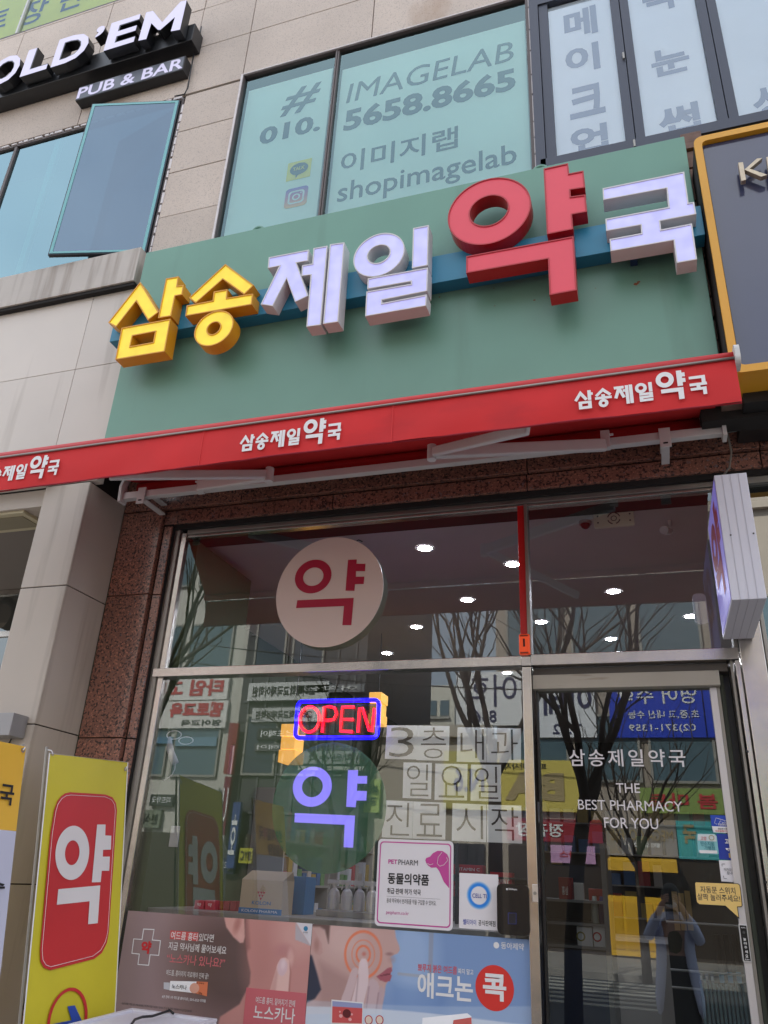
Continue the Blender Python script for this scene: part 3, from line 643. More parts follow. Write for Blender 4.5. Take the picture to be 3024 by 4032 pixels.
sb('transom', mx0+.002, mx1, -.049, .05, tr0-.004, tr1-.01)
sb('mullion', mx0, mx1, -.04, .05, 0, tr0-.006)
sb('mullion', -.626, -.606, -.03, .05, tr1, 3.66, M_steeld)
sb('mullion_cover', -.668, -.628, -.012, .05, tr1+.12, 3.66, mat('red_cover', (190, 24, 26), .35, var=.12))
# panes
MB().quad((fx1, 0, tr1-.01), (mx0, 0, tr1-.01), (mx0, 0, 3.66), (fx1, 0, 3.66)).build('glass_pane', G_shop, sf)
MB().quad((mx1, 0, tr1-.01), (.44, 0, tr1-.01), (.44, 0, 3.66), (mx1, 0, 3.66)).build('glass_pane', G_shop, sf)
MB().quad((fx1, .002, .68), (mx0, .002, .68), (mx0, .002, tr0), (fx1, .002, tr0)).build('glass_pane', G_shop, sf)
sb('stall_panel', fx1, mx0, -.02, .06, 0, .68, M_gran)
# door
dz1 = 2.540
sb('door_operator', mx1+.002, .352, -.01, .10, 2.537, 2.615, mat('operator_grey', (172, 166, 154), .45, .2, var=.06, stain=((120, 100, 84), (5, 1, 40), .6, .9)))
sb('door_recess', mx1+.002, .40, .02, .10, 2.615, tr0-.005, mat('recess_shade', (92, 86, 82), .5))  # dark colour stands in for the shadow line above the operator
dr = MB().box(.300, .333, .03, .07, .06, dz1-.004).build('door', mat('silver_door_frame', (205, 200, 200), .35, .5), sf, bevel=.003)
MB().box(.334, .350, .04, .08, .06, dz1-.004).build('seal', M_steeld, dr)
MB().box(mx1+.012, mx1+.022, .03, .07, .06, dz1-.004).build('edge', M_black, dr)
MB().quad((mx1+.02, .05, .06), (.302, .05, .06), (.302, .05, dz1), (mx1+.02, .05, dz1)).build('door_glass', G_door, dr)
sb('jamb', .352, .372, .03, .12, 0, 2.6, mat('dark_green_jamb', (40, 46, 34), .6))
sb('jamb', .372, .410, .10, .16, 0, 2.66, M_black)
sb('jamb', .410, .424, -.02, .1, 0, 2.66, M_steeld)
sb('jamb', .432, .455, -.045, .1, 0, tr0-.006, M_steel)
sb('corner_post', .462, .575, -.06, .1, 0, 3.70, M_steel)
sb('corner_post', .58, .60, -.05, .1, 0, 3.70, M_steeld)
sb('corner_post', .44, .46, -.03, .06, tr1+.003, 3.66, M_steeld)
MB().quad((.60, .0, .3), (2.4, .0, .3), (2.4, .0, 3.66), (.60, .0, 3.66)).build('glass_pane', glass('neighbour_glass', (90, 100, 98), .28), sf)
sb('head_rail', .575, 2.4, -.03, .05, 3.66, 3.74, M_steeld)
for z in (2.2, 1.62): MB().tube([(.43, -.05, z), (.43, -.058, z)], .006).build('screw', M_black, sf)
# latch plate on the mullion
u, v = YP(-.045).uv(2107, 3517)
MB().box(u-.014, u+.014, -.046, -.0405, v-.04, v+.04).build('latch_plate', mat('plate', (205, 196, 188), .35, .6), sf, bevel=.003)
MB().tube([(u, -.046, v), (u, -.053, v)], .008, 10).build('latch_screw', M_steeld, sf)
# alarm lamp
la = MB().box(-.712+.04, -.612, -.05, -.012, tr1+.003, tr1+.118).build('alarm_lamp', mat('orange_plastic', (226, 74, 22), .3, emit=.15), None, bevel=.006, **T('small orange alarm lamp standing on the transom beside the mullion', 'alarm lamp'))
MB().box(-.648, -.638, -.052, -.0501, tr1+.045, tr1+.09).build('symbol', M_dark, la)
for dz in (0.006, .104): MB().box(-.665, -.62, -.052, -.0501, tr1+dz, tr1+dz+.008).build('grille', mat('dark_orange', (130, 40, 16), .5), la)

# ================================================================== INTERIOR
MB().box(-3.75, 1.4, .1, 9.4, -.05, 0.02).build('shop_floor', mat('shop_tiles', (110, 104, 98), .4), kind='structure')
M_ceil = mat('ceiling_paint', (196, 186, 182), .8, var=.03)
MB().box(-3.75, 1.4, .055, 9.4, 3.72, 3.8).build('shop_ceiling', M_ceil, kind='structure')
MB().box(-3.0, -2.93, .07, .9, .02, 3.65).build('window_partition', mat('green_wall', (74, 92, 58), .7), None, **T('dark green partition just inside the left end of the window', 'partition'))
MB().box(-3.77, -3.72, .07, 9.4, .02, 3.72).build('shop_wall', mat('green_wall', (74, 92, 58), .7), kind='structure')
MB().box(.9, 1.0, .1, 9.4, .02, 3.72).build('shop_wall', mat('grey_wall', (120, 112, 104), .8), kind='structure')
MB().box(-3.75, .9, 9.2, 9.3, .02, 3.72).build('shop_wall', mat('back_wall', (96, 90, 86), .8), kind='structure')
dls = [(-1.44, .67), (-.88, 1.10), (-1.39, 1.84), (-2.03, 2.53), (-.2, 1.84), (-.87, 2.56), (-2.2, 4.2), (-1.5, 4.4), (-.9, 4.3), (-.24, 4.2), (-2.6, 3.4), (-.3, 3.2), (.4, 2.6), (.4, 4.2)]
ml = mat('downlight_lens', (255, 255, 255), .5, emit=95, ecol=(236, 240, 255))
ring_m = None
for i, (x, y) in enumerate(dls):
    if i == 0:
        base = bpy.data.objects.new('downlight', None); COL.objects.link(base); base.location = (x, y, 3.72)
        B = MB()
        for j in range(24):
            a, b = 2*math.pi*j/24, 2*math.pi*(j+1)/24
            B.quad((x+.05*math.cos(a), y+.05*math.sin(a), 3.716), (x+.05*math.cos(b), y+.05*math.sin(b), 3.716), (x+.066*math.cos(b), y+.066*math.sin(b), 3.7195), (x+.066*math.cos(a), y+.066*math.sin(a), 3.7195))
        rg = B.build('trim_ring', M_white, base); ln = MB().disc((x, y, 3.717), .05).build('lens', ml, base); cur = base
    else:
        cur = base.copy(); COL.objects.link(cur); cur.location = (x, y, 3.72)
        for ch_ in (rg, ln):
            c_ = ch_.copy(); COL.objects.link(c_); c_.parent = cur; c_.matrix_parent_inverse = ch_.matrix_parent_inverse.copy()
    cur['category'] = 'ceiling light'; cur['group'] = 'recessed ceiling lights in the pharmacy'; cur['label'] = 'round recessed ceiling light glowing white inside the pharmacy'
# the things on the ceiling
em = thing('ceiling_panel', 'square white plastic mounting plate on the ceiling above the door', 'mounting plate', (-.11, .3, 3.7))
PE = YP(.30); e0, e1, f0, f1 = bx(PE, (2337, 2030), (2495, 2020), (2415, 1985), (2415, 2073)); f1 = min(f1, 3.718)
MB().prism(PE, [rrect(e0, e1, f0, f1, .012)], -.02, 0).build('plate', mat('cream_plastic', (224, 216, 196), .5), em, bevel=.004)
ec, fc = (e0+e1)/2, (f0+f1)/2; fr_ = (f1-f0)*.34
for a in range(4): MB().tube([PE.pt(ec+fr_*math.cos(a*math.pi/2+.3+t), fc+fr_*math.sin(a*math.pi/2+.3+t), .001) for t in np.linspace(0, 1.0, 6)], .0035, 6).build('slot', M_ink, em)
MB().face(PE, [ring(ec, fc, fr_*.5, n=20), ring(ec, fc, fr_*.38, n=20)], .001).build('cable_hole', M_ink, em)
for sx in (-1, 1):
    for sy in (-1, 1): MB().face(PE, [[(ec+sx*(e1-e0)*.4-.005, fc+sy*.022-.005), (ec+sx*(e1-e0)*.4+.005, fc+sy*.022-.005), (ec+sx*(e1-e0)*.4+.005, fc+sy*.022+.005), (ec+sx*(e1-e0)*.4-.005, fc+sy*.022+.005)]], .001).build('slot', M_ink, em)
q0 = zplane(2305, 2065, 3.70)
cmr = thing('dome_camera', 'small dark red dome camera on the ceiling beside the white plate', 'camera', tuple(q0))
MB().tube([(q0.x, q0.y, 3.72), (q0.x, q0.y, 3.70)], .04, 16).build('base', mat('camera_base', (150, 120, 116), .5), cmr)
B = MB()
for i in range(5):
    r0, r1_ = .032*math.cos(i*.3), .032*math.cos((i+1)*.3); za, zb_ = 3.70-.032*math.sin(i*.3), 3.70-.032*math.sin((i+1)*.3)
    for j in range(16):
        a, b = 2*math.pi*j/16, 2*math.pi*(j+1)/16
        B.quad((q0.x+r0*math.cos(a), q0.y+r0*math.sin(a), za), (q0.x+r0*math.cos(b), q0.y+r0*math.sin(b), za), (q0.x+r1_*math.cos(b), q0.y+r1_*math.sin(b), zb_), (q0.x+r1_*math.cos(a), q0.y+r1_*math.sin(a), zb_))
B.build('dome', mat('dark_red_dome', (96, 22, 30), .1), cmr, smooth=True)
q0 = zplane(2620, 2085, 3.66)
cm2 = thing('bullet_camera', 'white bullet camera hanging from the ceiling near the corner post', 'camera', (q0.x, q0.y, 3.72))
MB().tube([(q0.x+.03, q0.y, 3.72), (q0.x+.03, q0.y, 3.68), (q0.x, q0.y, 3.66)], .015).build('bracket', M_wht, cm2)
MB().tube([(q0.x-.01, q0.y-.04, 3.64), (q0.x+.02, q0.y+.05, 3.67)], .028, 14).build('body', M_wht, cm2)
u, v = YP(.05).uv(2758, 2395)
sn = MB().prism(YP(.05), [rrect(u-.035, u+.035, v-.09, v+.085, .025)], -.03, 0).build('door_sensor', mat('sensor_plastic', (196, 186, 190), .4), None, bevel=.006, **T('rounded pale door sensor behind the glass above the door', 'sensor'))
PLc = YP(.10)
wcam = thing('window_camera', 'white tubular camera with a thin cable at the left end of the window', 'camera', tuple(PLc.pt(*PLc.uv(670, 2960))))
MB().tube([PLc.pt(*PLc.uv(660, 2905)), PLc.pt(*PLc.uv(672, 2960)), PLc.pt(*PLc.uv(690, 3005))], .022, 14).build('body', M_wht, wcam, smooth=True)
MB().tube([PLc.pt(*PLc.uv(*p)) for p in ((690, 3005), (688, 3030), (675, 3055), (645, 3072), (610, 3076))], .003, 6).build('cable', M_wht, wcam)
for k, (a, b, c, d) in enumerate(((655, 716, 2876, 2912), (702, 762, 2900, 2932))):
    PO_ = YP(.008); MB().face(PO_, [ell(PO_, lambda p: p, a, b, c, d), ell(PO_, lambda p: p, a+4, b-4, c+3, d-3)], 0).build('oval_sticker', M_white, None, **T(['upper left of two oval outline stickers on the window', 'lower right of two oval outline stickers on the window'][k], 'sticker'))
u0, u1, v0, v1 = bx(PLc, (668, 3295), (702, 3295), (685, 3252), (685, 3335)); MB().box(u0, u1, .10, .11, v0, v1).build('white_switch', M_wht, None, bevel=.003, **T('small white rectangular switch box low at the left end of the window', 'switch'))
# shelves and goods
def pbx(px0, px1, py0, py1, y):
    l = YP(y).uv(px0, (py0+py1)/2)[0]; r = YP(y).uv(px1, (py0+py1)/2)[0]; c = (px0+px1)/2
    return l, r, YP(y).uv(c, py1)[1], YP(y).uv(c, py0)[1]
ctz = YP(.2).uv(1000, 3600)[1]
cnt = thing('display_counter', 'grey display counter standing behind the shop window posters', 'counter', (-1.9, .5, .02))
MB().box(-2.95, -.75, .15, 1.0, ctz-.03, ctz).build('top', mat('counter_grey', (150, 146, 140), .5), cnt, bevel=.004)
MB().box(-2.9, -.8, .2, .95, .02, ctz-.03).build('body', mat('counter_body', (120, 116, 112), .6), cnt)
def carton(nm, label, cat, rgb, px0, px1, py0, py1, y, dep=.12, zb=None, texts=(), group=None, side=None):
    l, r, z0_, z1_ = pbx(px0, px1, py0, py1, y)
    if zb is not None: z0_ = zb
    o = thing(nm, label, cat, ((l+r)/2, y, z0_), group)
    MB().box(l, r, y, y+dep, z0_, z1_).build('carton', mat('carton_%d_%d_%d' % rgb, rgb, .5, var=.04), o, bevel=.002)
    P = YP(y)
    for s, a, b, c, d, m in texts: text(s, P, (l+(r-l)*a, l+(r-l)*b, z0_+(z1_-z0_)*c, z0_+(z1_-z0_)*d), .002, m, o, wt=.015)
    return o, (l, r, z0_, z1_)
MR = mat('red_ink', (190, 50, 60), .6); MBl = mat('blue_ink', (60, 120, 180), .6)
o, (l, r, za, zb_) = carton('medicine_carton', 'beige gable topped carton with a red logo and blue band on the counter', 'carton', (196, 176, 150), 945, 1110, 3465, 3612, .25, .16, ctz, [('KOLON', .3, .75, .27, .38, MBl)])
MB().box(l-.001, r+.001, .2485, .26, za, za+.03).build('band', MBl, o)
text('KOLON PHARMA', YP(.248), (l+.02, r-.02, za+.008, za+.022), .001, M_paper, o)
B = MB(); c = (l+r)/2; zc_ = za+(zb_-za)*.55
for k, (dx, dz) in enumerate(((-.018, .012), (0, .012), (.018, .012), (-.009, -.004), (.009, -.004), (0, -.02))):
    B.face(YP(.249), [[(c+dx-.008, zc_+dz+.007), (c+dx+.008, zc_+dz+.007), (c+dx, zc_+dz-.007)]], .0005)
B.build('logo', MR, o)
MB().hexa([(l, .25, zb_), (r, .25, zb_), (r, .41, zb_), (l, .41, zb_), (l+.02, .33, zb_+.05), (r+.02, .33, zb_+.05), (r+.02, .335, zb_+.05), (l+.02, .335, zb_+.05)]).build('gable', mat('carton_196_176_150', (0, 0, 0)), o)
carton('medicine_carton', 'blue and white carton behind the beige gable topped carton', 'carton', (70, 130, 180), 1110, 1200, 3450, 3600, .5, .16, ctz)
carton('medicine_carton', 'pink edged white box behind the beige gable topped carton', 'carton', (210, 170, 178), 985, 1100, 3435, 3500, .6, .1, ctz)
for i in range(2):
    carton('pill_box', ['red and pink pill box at the left end of the counter', 'red pill box second from the left end of the counter'][i], 'pill box', (200, 70, 84), 765+i*42, 803+i*42, 3545, 3590, .35, .06, ctz, [('약', .3, .7, .3, .7, M_white)])
for i in range(3):
    carton('pill_box', 'dark red pill box in the row of three left of the beige carton', 'pill box', (160, 40, 56), 850+i*28, 874+i*28, 3548, 3590, .4, .06, ctz, group='three dark red pill boxes')
B = None
spray_src = None
for i in range(4):
    px = 1315+i*50; u = YP(.6).uv(px, 3540)[0]; zb_ = ctz+.035; y = .6
    if i == 0:
        sp = thing('spray_bottle', '', 'spray bottle', (u, y, zb_), 'spray bottles on the counter')
        B = MB(); prof = [(.0, 0), (.034, 0), (.036, .02), (.036, .08), (.028, .105), (.012, .12), (.012, .135)]
        for (r0, h0), (r1_, h1) in zip(prof[:-1], prof[1:]):
            for j in range(14):
                a, b = 2*math.pi*j/14, 2*math.pi*(j+1)/14
                B.quad((u+r0*math.cos(a), y+r0*math.sin(a), zb_+h0), (u+r0*math.cos(b), y+r0*math.sin(b), zb_+h0), (u+r1_*math.cos(b), y+r1_*math.sin(b), zb_+h1), (u+r1_*math.cos(a), y+r1_*math.sin(a), zb_+h1))
        mw = mat('translucent_white', (214, 210, 204), .35)
        b1 = B.build('bottle', mw, sp, smooth=True)
        b2 = MB().box(u-.045, u+.03, y-.012, y+.012, zb_+.14, zb_+.165).box(u-.012, u+.012, y-.01, y+.01, zb_+.13, zb_+.142).tube([(u-.03, y, zb_+.14), (u-.036, y, zb_+.11)], .004, 6).build('trigger_head', mw, sp, bevel=.003); cur = sp
    else:
        cur = sp.copy(); COL.objects.link(cur); cur.location = (u, y, zb_)
        for ch_ in (b1, b2): c_ = ch_.copy(); COL.objects.link(c_); c_.parent = cur; c_.matrix_parent_inverse = ch_.matrix_parent_inverse.copy()
    cur['label'] = ['first', 'second', 'third', 'fourth'][i]+' white spray bottle from the left on the tray in the window'
u0 = YP(.6).uv(1270, 3560)[0]; u1 = YP(.6).uv(1520, 3560)[0]
MB().box(u0, u1, .5, .75, ctz, ctz+.034).build('tray', mat('pale_tray', (170, 166, 160), .5), None, bevel=.004, **T('pale tray under the row of white spray bottles', 'tray'))
for i, (a, b, c, d) in enumerate(((1785, 1900, 3405, 3445), (1785, 1830, 3470, 3530), (1930, 2015, 3435, 3520))):
    z_ = YP(.7).uv((a+b)/2, d)[1]
    carton('vitamin_box', ['wide red vitamin box above the round logo sticker', 'small red vitamin box left of the round logo sticker', 'red vitamin box right of the round logo sticker'][i], 'vitamin box', (186, 40, 52), a, b, c, d, .7, .1, None, [('VITAMIN C', .1, .9, .4, .7, M_white)])
sh = thing('goods_shelf', 'dark shelf rack holding red vitamin boxes behind the window', 'shelf', (-.9, .8, .02))
for z_ in (YP(.7).uv(1850, 3446)[1], YP(.7).uv(1850, 3531)[1]): MB().box(-1.2, -.7, .68, .95, z_-.012, z_-.002).build('board', mat('shelf_dark', (60, 56, 56), .5), sh)
MB().box(-1.2, -1.18, .68, .95, .02, 1.9).box(-.72, -.7, .68, .95, .02, 1.9).build('upright', _M['shelf_dark'], sh)
MB().box(-1.18, -.72, .94, .95, .02, 1.9).build('back_panel', _M['shelf_dark'], sh)
# lanterns
ml2 = mat('lantern_paper', (240, 190, 90), .6, emit=.34, ecol=(255, 186, 86))
for k, (a, b, c, d, y) in enumerate(((1100, 1165, 2850, 3003, 2.2), (1450, 1500, 2725, 2850, 2.6))):
    l, r, z0_, z1_ = pbx(a, b, c, d, y); o = thing('paper_lantern', ['stacked box lantern glowing warm yellow left of the OPEN sign', 'stacked box lantern glowing warm yellow behind the right end of the OPEN sign'][k], 'lantern', ((l+r)/2, y, z1_))
    h = (z1_-z0_)/3
    for j in range(3): MB().box(l+.012*(j % 2), r-.012*(j % 2), y, y+.2, z0_+h*j+.004, z0_+h*(j+1)).build('lantern_box', ml2, o, bevel=.006)
    MB().tube([((l+r)/2, y+.1, z1_), ((l+r)/2, y+.1, 3.72)], .004, 6).build('cord', M_black, o)
# hanging light tubes
for k, (a, b, c, d) in enumerate(((850, 873, 2890, 3003), (895, 912, 2935, 3048))):
    l, r, z0_, z1_ = pbx(a, b, c, d, 1.1)
    MB().box(l, r, 1.1, 1.12, z0_, z1_).build('hanging_strip', mat('strip_white', (226, 220, 208), .5), None, bevel=.002, **T(['upper of two thin white strips hanging inside the left window', 'lower of two thin white strips hanging inside the left window'][k], 'hanging strip'))
# door view: left glass counter with goods, right shelf with packets
gc = thing('glass_cabinet', 'grey cabinet with open shelves seen through the left part of the door', 'cabinet', (-.55, 1.2, .02))
l, r, z0_, z1_ = pbx(2190, 2400, 3400, 3860, 1.0)
Mc = mat('cabinet_grey', (128, 128, 130), .4)
MB().box(r-.03, r, 1.0, 1.5, .02, z1_+.12).build('side_panel', Mc, gc); MB().box(l-.3, r-.03, 1.48, 1.5, .02, z1_).build('back_panel', mat('cabinet_dark', (52, 56, 66), .5), gc)
for py in (3545, 3635, 3725): z_ = YP(1.0).uv(2300, py)[1]; MB().box(l-.3, r-.03, 1.0, 1.48, z_-.015, z_).build('board', Mc, gc)
MB().box(l-.3, r-.03, 1.0, 1.02, .02, YP(1.0).uv(2300, 3728)[1]-.02).build('drawer_front', mat('cabinet_navy', (44, 58, 92), .5), gc)
def onshelf(py): return YP(1.02).uv(2300, py)[1]
carton('ginseng_box', 'tall dark red gift box standing on the cabinet top shelf', 'gift box', (150, 34, 38), 2200, 2250, 3455, 3545, 1.05, .12, onshelf(3545), [('홍삼', .25, .75, .2, .6, M_white)])
carton('ginseng_box', 'white card picture box beside the tall dark red gift box', 'gift box', (214, 208, 204), 2260, 2298, 3476, 3537, 1.05, .05, onshelf(3545), [('', 0, 0, 0, 0, M_blk)][:0])
carton('ginseng_box', 'red and cream gift box at the right end of the cabinet top shelf', 'gift box', (176, 44, 44), 2318, 2378, 3500, 3545, 1.1, .1, onshelf(3545))
for i in range(2):
    u, _v = YP(1.1).uv(2345+i*30, 3620); z_ = onshelf(3636)
    MB().tube([(u, 1.1, z_), (u, 1.1, z_+.09), (u, 1.1, z_+.12), (u, 1.1, z_+.15)], .026, 12, r2=.012).build('medicine_bottle', [mat('pale_bottle', (180, 190, 186), .3), mat('violet_bottle', (70, 50, 120), .3)][i], None, smooth=True, **T(['pale glass bottle standing on the cabinet middle shelf', 'dark violet bottle with white label on the cabinet middle shelf'][i], 'bottle'))
for i in range(2):
    o, (l, r, za, zb_) = carton('lens_box', ['white box printed with an olive ring on the cabinet lower shelf', 'white box printed with a red ring on the cabinet lower shelf'][i], 'box', (214, 214, 220), 2272+i*64, 2333+i*64, 3650, 3722, 1.02, .08, onshelf(3726))
    c = l+(r-l)*.25; h = (za+zb_)/2
    MB().face(YP(1.02), [ring(c, h, .026, n=24), ring(c, h, .018, n=24)], .002).build('ring_print', [mat('olive_ink', (150, 140, 70), .6), MR][i], o)
rs = thing('packet_rack', 'wire rack of hanging packets seen through the right part of the door', 'rack', (.25, .9, .02))
l, r, z0_, z1_ = pbx(2640, 2960, 3640, 4000, .8)
MB().box(l, r+.2, 1.0, 1.02, .02, 1.75).build('back_panel', mat('rack_grey', (70, 70, 72), .6), rs)
for py in (3640, 3830, 3900): z_ = YP(.8).uv(2800, py)[1]; MB().tube([(l, .8, z_), (r+.1, .8, z_)], .006).build('wire_rail', M_wht, rs)
for k in range(5):
    u = YP(.8).uv(2835+k*34, 3790)[0]; z1_ = YP(.8).uv(2835+k*34, 3680)[1]; z0_ = YP(.8).uv(2835+k*34, 3870)[1]
    o = MB().box(u-.013, u+.013, .80, .83, z0_+.05, z1_).build('hanging_packet', mat('packet_dark', (44, 44, 50), .4), None, bevel=.003, **T('dark packet with clear blue tip hanging on the wire rack', 'packet', 'packets hanging on the rack'))
    MB().box(u-.012, u+.012, .801, .829, z0_, z0_+.05).build('blue_tip', mat('packet_blue', (100, 170, 214), .3), o)
for k in range(3):
    u = YP(.8).uv(2762+k*22, 3860)[0]; z1_ = YP(.8).uv(2780, 3835)[1]
    o = MB().box(u-.009, u+.009, .80, .82, z1_-.09, z1_).build('hanging_packet', mat('packet_navy', (50, 80, 130), .5), None, bevel=.002, **T('small navy packet hanging at the left of the wire rack', 'packet', 'small navy packets on the rack'))
    MB().box(u-.006, u+.006, .7985, .80, z1_-.03, z1_-.008).build('label_print', M_paper, o)
for k in range(6):
    l, r, z0_, z1_ = pbx(2650+k*25, 2672+k*25, 3520+random.randint(-20, 20), 3660, 1.1)
    if k < 3: MB().box(l, r, .98, .985, z0_, z1_).build('brochure', mat('kraft', (196, 164, 110), .7), None, **T('tall kraft brochure standing behind the speech bubble sticker', 'brochure', 'kraft brochures by the door'))
for k in range(18):
    x = .12+k*.02; MB().box(x, x+.012, .70, .9, .75, 1.12+.02*random.random()).build('folder', mat('teal_folder', (120, 150, 156), .4), None, **T('clear teal packet standing in the row below the wire rack', 'packet', 'row of teal packets')) 
for k, (x, y) in enumerate(((-3.70, 2.9), (-3.70, 4.3))):
    s_ = thing('wall_shelf', ['tall white shelf unit against the green wall, nearer the window', 'tall white shelf unit against the green wall, farther from the window'][k], 'shelf', (x, y, .02))
    MB().box(x, x+.35, y, y+.03, .02, 2.3).box(x, x+.35, y+1.17, y+1.2, .02, 2.3).build('side_panel', mat('shelf_white', (170, 166, 160), .5), s_)
    for j in range(6): MB().box(x, x+.35, y+.03, y+1.17, .3+j*.38, .32+j*.38).build('board', mat('shelf_white', (170, 166, 160), .5), s_)
    for j in range(5):
        for q_ in range(9):
            c_ = random.choice(((190, 60, 60), (210, 200, 190), (80, 120, 170), (200, 170, 90), (120, 160, 110), (220, 220, 224)))
            MB().box(x+.12, x+.33, y+.06+q_*.12, y+.06+q_*.12+.09, .321+j*.38, .321+j*.38+random.uniform(.1, .26)).build('goods_box', mat('goods_%d' % c_[0], c_, .5), None, **T('small medicine box among the others on the tall white shelves', 'box', 'boxes on the white shelves'))
bs = thing('back_counter', 'long white dispensing counter deep inside the pharmacy', 'counter', (-1.2, 6, .02))
MB().box(-2.6, .6, 6, 6.6, .02, 1.05).build('body', mat('shelf_white', (170, 166, 160)), bs); MB().box(-2.7, .7, 5.95, 6.65, 1.05, 1.09).build('top', M_wht, bs)
for j in range(4):
    MB().box(-2.8, .8, 8.9, 9.19, 1.2+j*.42, 1.22+j*.42).build('medicine_shelf', _M['shelf_white'], None, **T(['lowest', 'second', 'third', 'highest'][j]+' white medicine shelf on the back wall of the pharmacy', 'shelf'))
    for q_ in range(16):
        c_ = random.choice(((190, 60, 60), (210, 200, 190), (80, 120, 170), (200, 170, 90), (120, 160, 110), (220, 220, 224)))
        MB().box(-2.7+q_*.21, -2.7+q_*.21+.16, 8.95, 9.15, 1.221+j*.42, 1.221+j*.42+random.uniform(.15, .34)).build('goods_box', mat('goods_%d' % c_[0], c_, .5), None, **T('medicine box in the rows on the back wall shelves', 'box', 'boxes on the back wall shelves'))

# ================================================================== ON THE GLASS
PG = YP(-.012)
# round hanging sign
zr1 = zm(400, 2000, 1.3825); PD = YP(-.045)
ds = thing('round_sign', 'round pinkish white sign with a dark red letter hanging in the transom window', 'sign', tuple(PD.pt(*PD.uv(1298, 2333))))
dl = ell(PD, zr1, 950, 1533, 160, 758, 72)
MB().prism(PD, [dl], -.006, 0).build('disc', mat('pinkish_white', (212, 192, 184), .4), ds)
MB().face(PD, [[(u, v) for u, v in dl]], -.008).sides(PD, [dl], -.008, -.006).build('disc_back', mat('sage_back', (130, 156, 128), .5), ds)
Mcr = mat('crimson_print', (164, 12, 52), .5)
B = MB(); B.face(PD, [ell(PD, zr1, 1053, 1252, 282, 466), ell(PD, zr1, 1098, 1208, 325, 425)], .002)
B.face(PD, [poly(PD, zr1([(1342, 283), (1390, 281), (1388, 304), (1437, 305), (1434, 345), (1386, 345), (1385, 375), (1431, 374), (1427, 415), (1380, 416), (1377, 452), (1328, 451)]))], .002)
B.face(PD, [poly(PD, zr1([(1066, 503), (1373, 490), (1360, 639), (1311, 639), (1320, 535), (1059, 546)]))], .002); B.build('lettering', Mcr, ds)
u, v = PD.uv(1400, 2132); MB().tube([(u, -.04, v), (u+.01, -.02, v+.02), (u+.03, .0, v+.015)], .004, 6).build('hook', M_black, ds)
# green round sticker
zr3 = zm(500, 2600, 1.508); PI = YP(.010)
gs = thing('round_sticker', 'large round green sticker with a lilac letter on the lower window', 'sticker', tuple(PI.pt(*PI.uv(1296, 3182))))
gl_ = bpy.data.materials.new('translucent_green_film'); gl_.use_nodes = True; n_ = gl_.node_tree; P_ = n_.nodes['Principled BSDF']; P_.inputs['Base Color'].default_value = (*lin((92, 146, 112)), 1); P_.inputs['Roughness'].default_value = .5; P_.inputs['Alpha'].default_value = .8
MB().face(PI, [ell(PI, zr3, 862, 1540, 487, 1268, 72)], 0).build('disc', gl_, gs)
B = MB(); B.face(PI, [ell(PI, zr3, 985, 1217, 632, 870), ell(PI, zr3, 1040, 1163, 688, 813)], .0015)
B.face(PI, [poly(PI, zr3([(1313, 652), (1373, 652), (1371, 687), (1427, 687), (1425, 733), (1368, 732), (1366, 775), (1425, 776), (1422, 833), (1363, 833), (1358, 873), (1302, 870)]))], .0015)
B.face(PI, [poly(PI, zr3([(997, 907), (1355, 922), (1343, 1113), (1287, 1110), (1293, 977), (995, 962)]))], .0015); B.build('lettering', mat('lilac_glow_print', (150, 142, 226), .5, emit=.3, ecol=(150, 140, 255)), gs)  # print given its own glow so the sticker lettering reads brighter
# OPEN neon: tubes
PNn = YP(.04)
op = thing('open_sign', 'neon OPEN sign with red letters in a blue rounded frame', 'neon sign', tuple(PNn.pt(*PNn.uv(1328, 2830))))
mb_ = mat('blue_neon', (30, 20, 255), .4, emit=2.6, ecol=(6, 3, 255)); mr_ = mat('red_neon', (200, 20, 30), .4, emit=1.7, ecol=(255, 14, 30))
fr = poly(PNn, zr3([(1030, 237), (1490, 240), (1500, 260), (1482, 455), (1455, 465), (1010, 455), (1002, 430), (1018, 245)]))
c0, c1, c2, c3 = poly(PNn, zr3([(1016, 238), (1500, 242), (1484, 464), (1000, 456)]))
u0, u1, v0, v1 = (c0[0]+c3[0])/2, (c1[0]+c2[0])/2, (c2[1]+c3[1])/2, (c0[1]+c1[1])/2
rr = rrect(u0, u1, v0, v1, .03, 6); MB().tube([PNn.pt(*p) for p in rr+[rr[0]]], .0115, 10).build('blue_tube', mb_, op, smooth=True)
def nt_(pts, r=.0085): MB().tube([PNn.pt(*q, .004) for q in poly(PNn, zr3(pts))], r, 8).build('red_tube', mr_, op, smooth=True)
nt_([(1085+58*math.sin(a)+4*math.cos(a), 351-75*math.cos(a)) for a in np.linspace(0, 6.283, 25)])
nt_([(1160, 428), (1172, 278), (1205, 275), (1235, 284), (1246, 318), (1230, 350), (1200, 357), (1168, 357)])
nt_([(1350, 278), (1280, 278), (1272, 350), (1345, 352)]); nt_([(1274, 352), (1268, 420), (1340, 424)])
nt_([(1372, 428), (1382, 285), (1398, 282), (1440, 418), (1455, 424), (1470, 285)])
MB().box(u0+.02, u1-.02, .05, .055, v0+.02, v1-.02).build('back_plate', glass('acrylic', (200, 200, 205), .03), op)
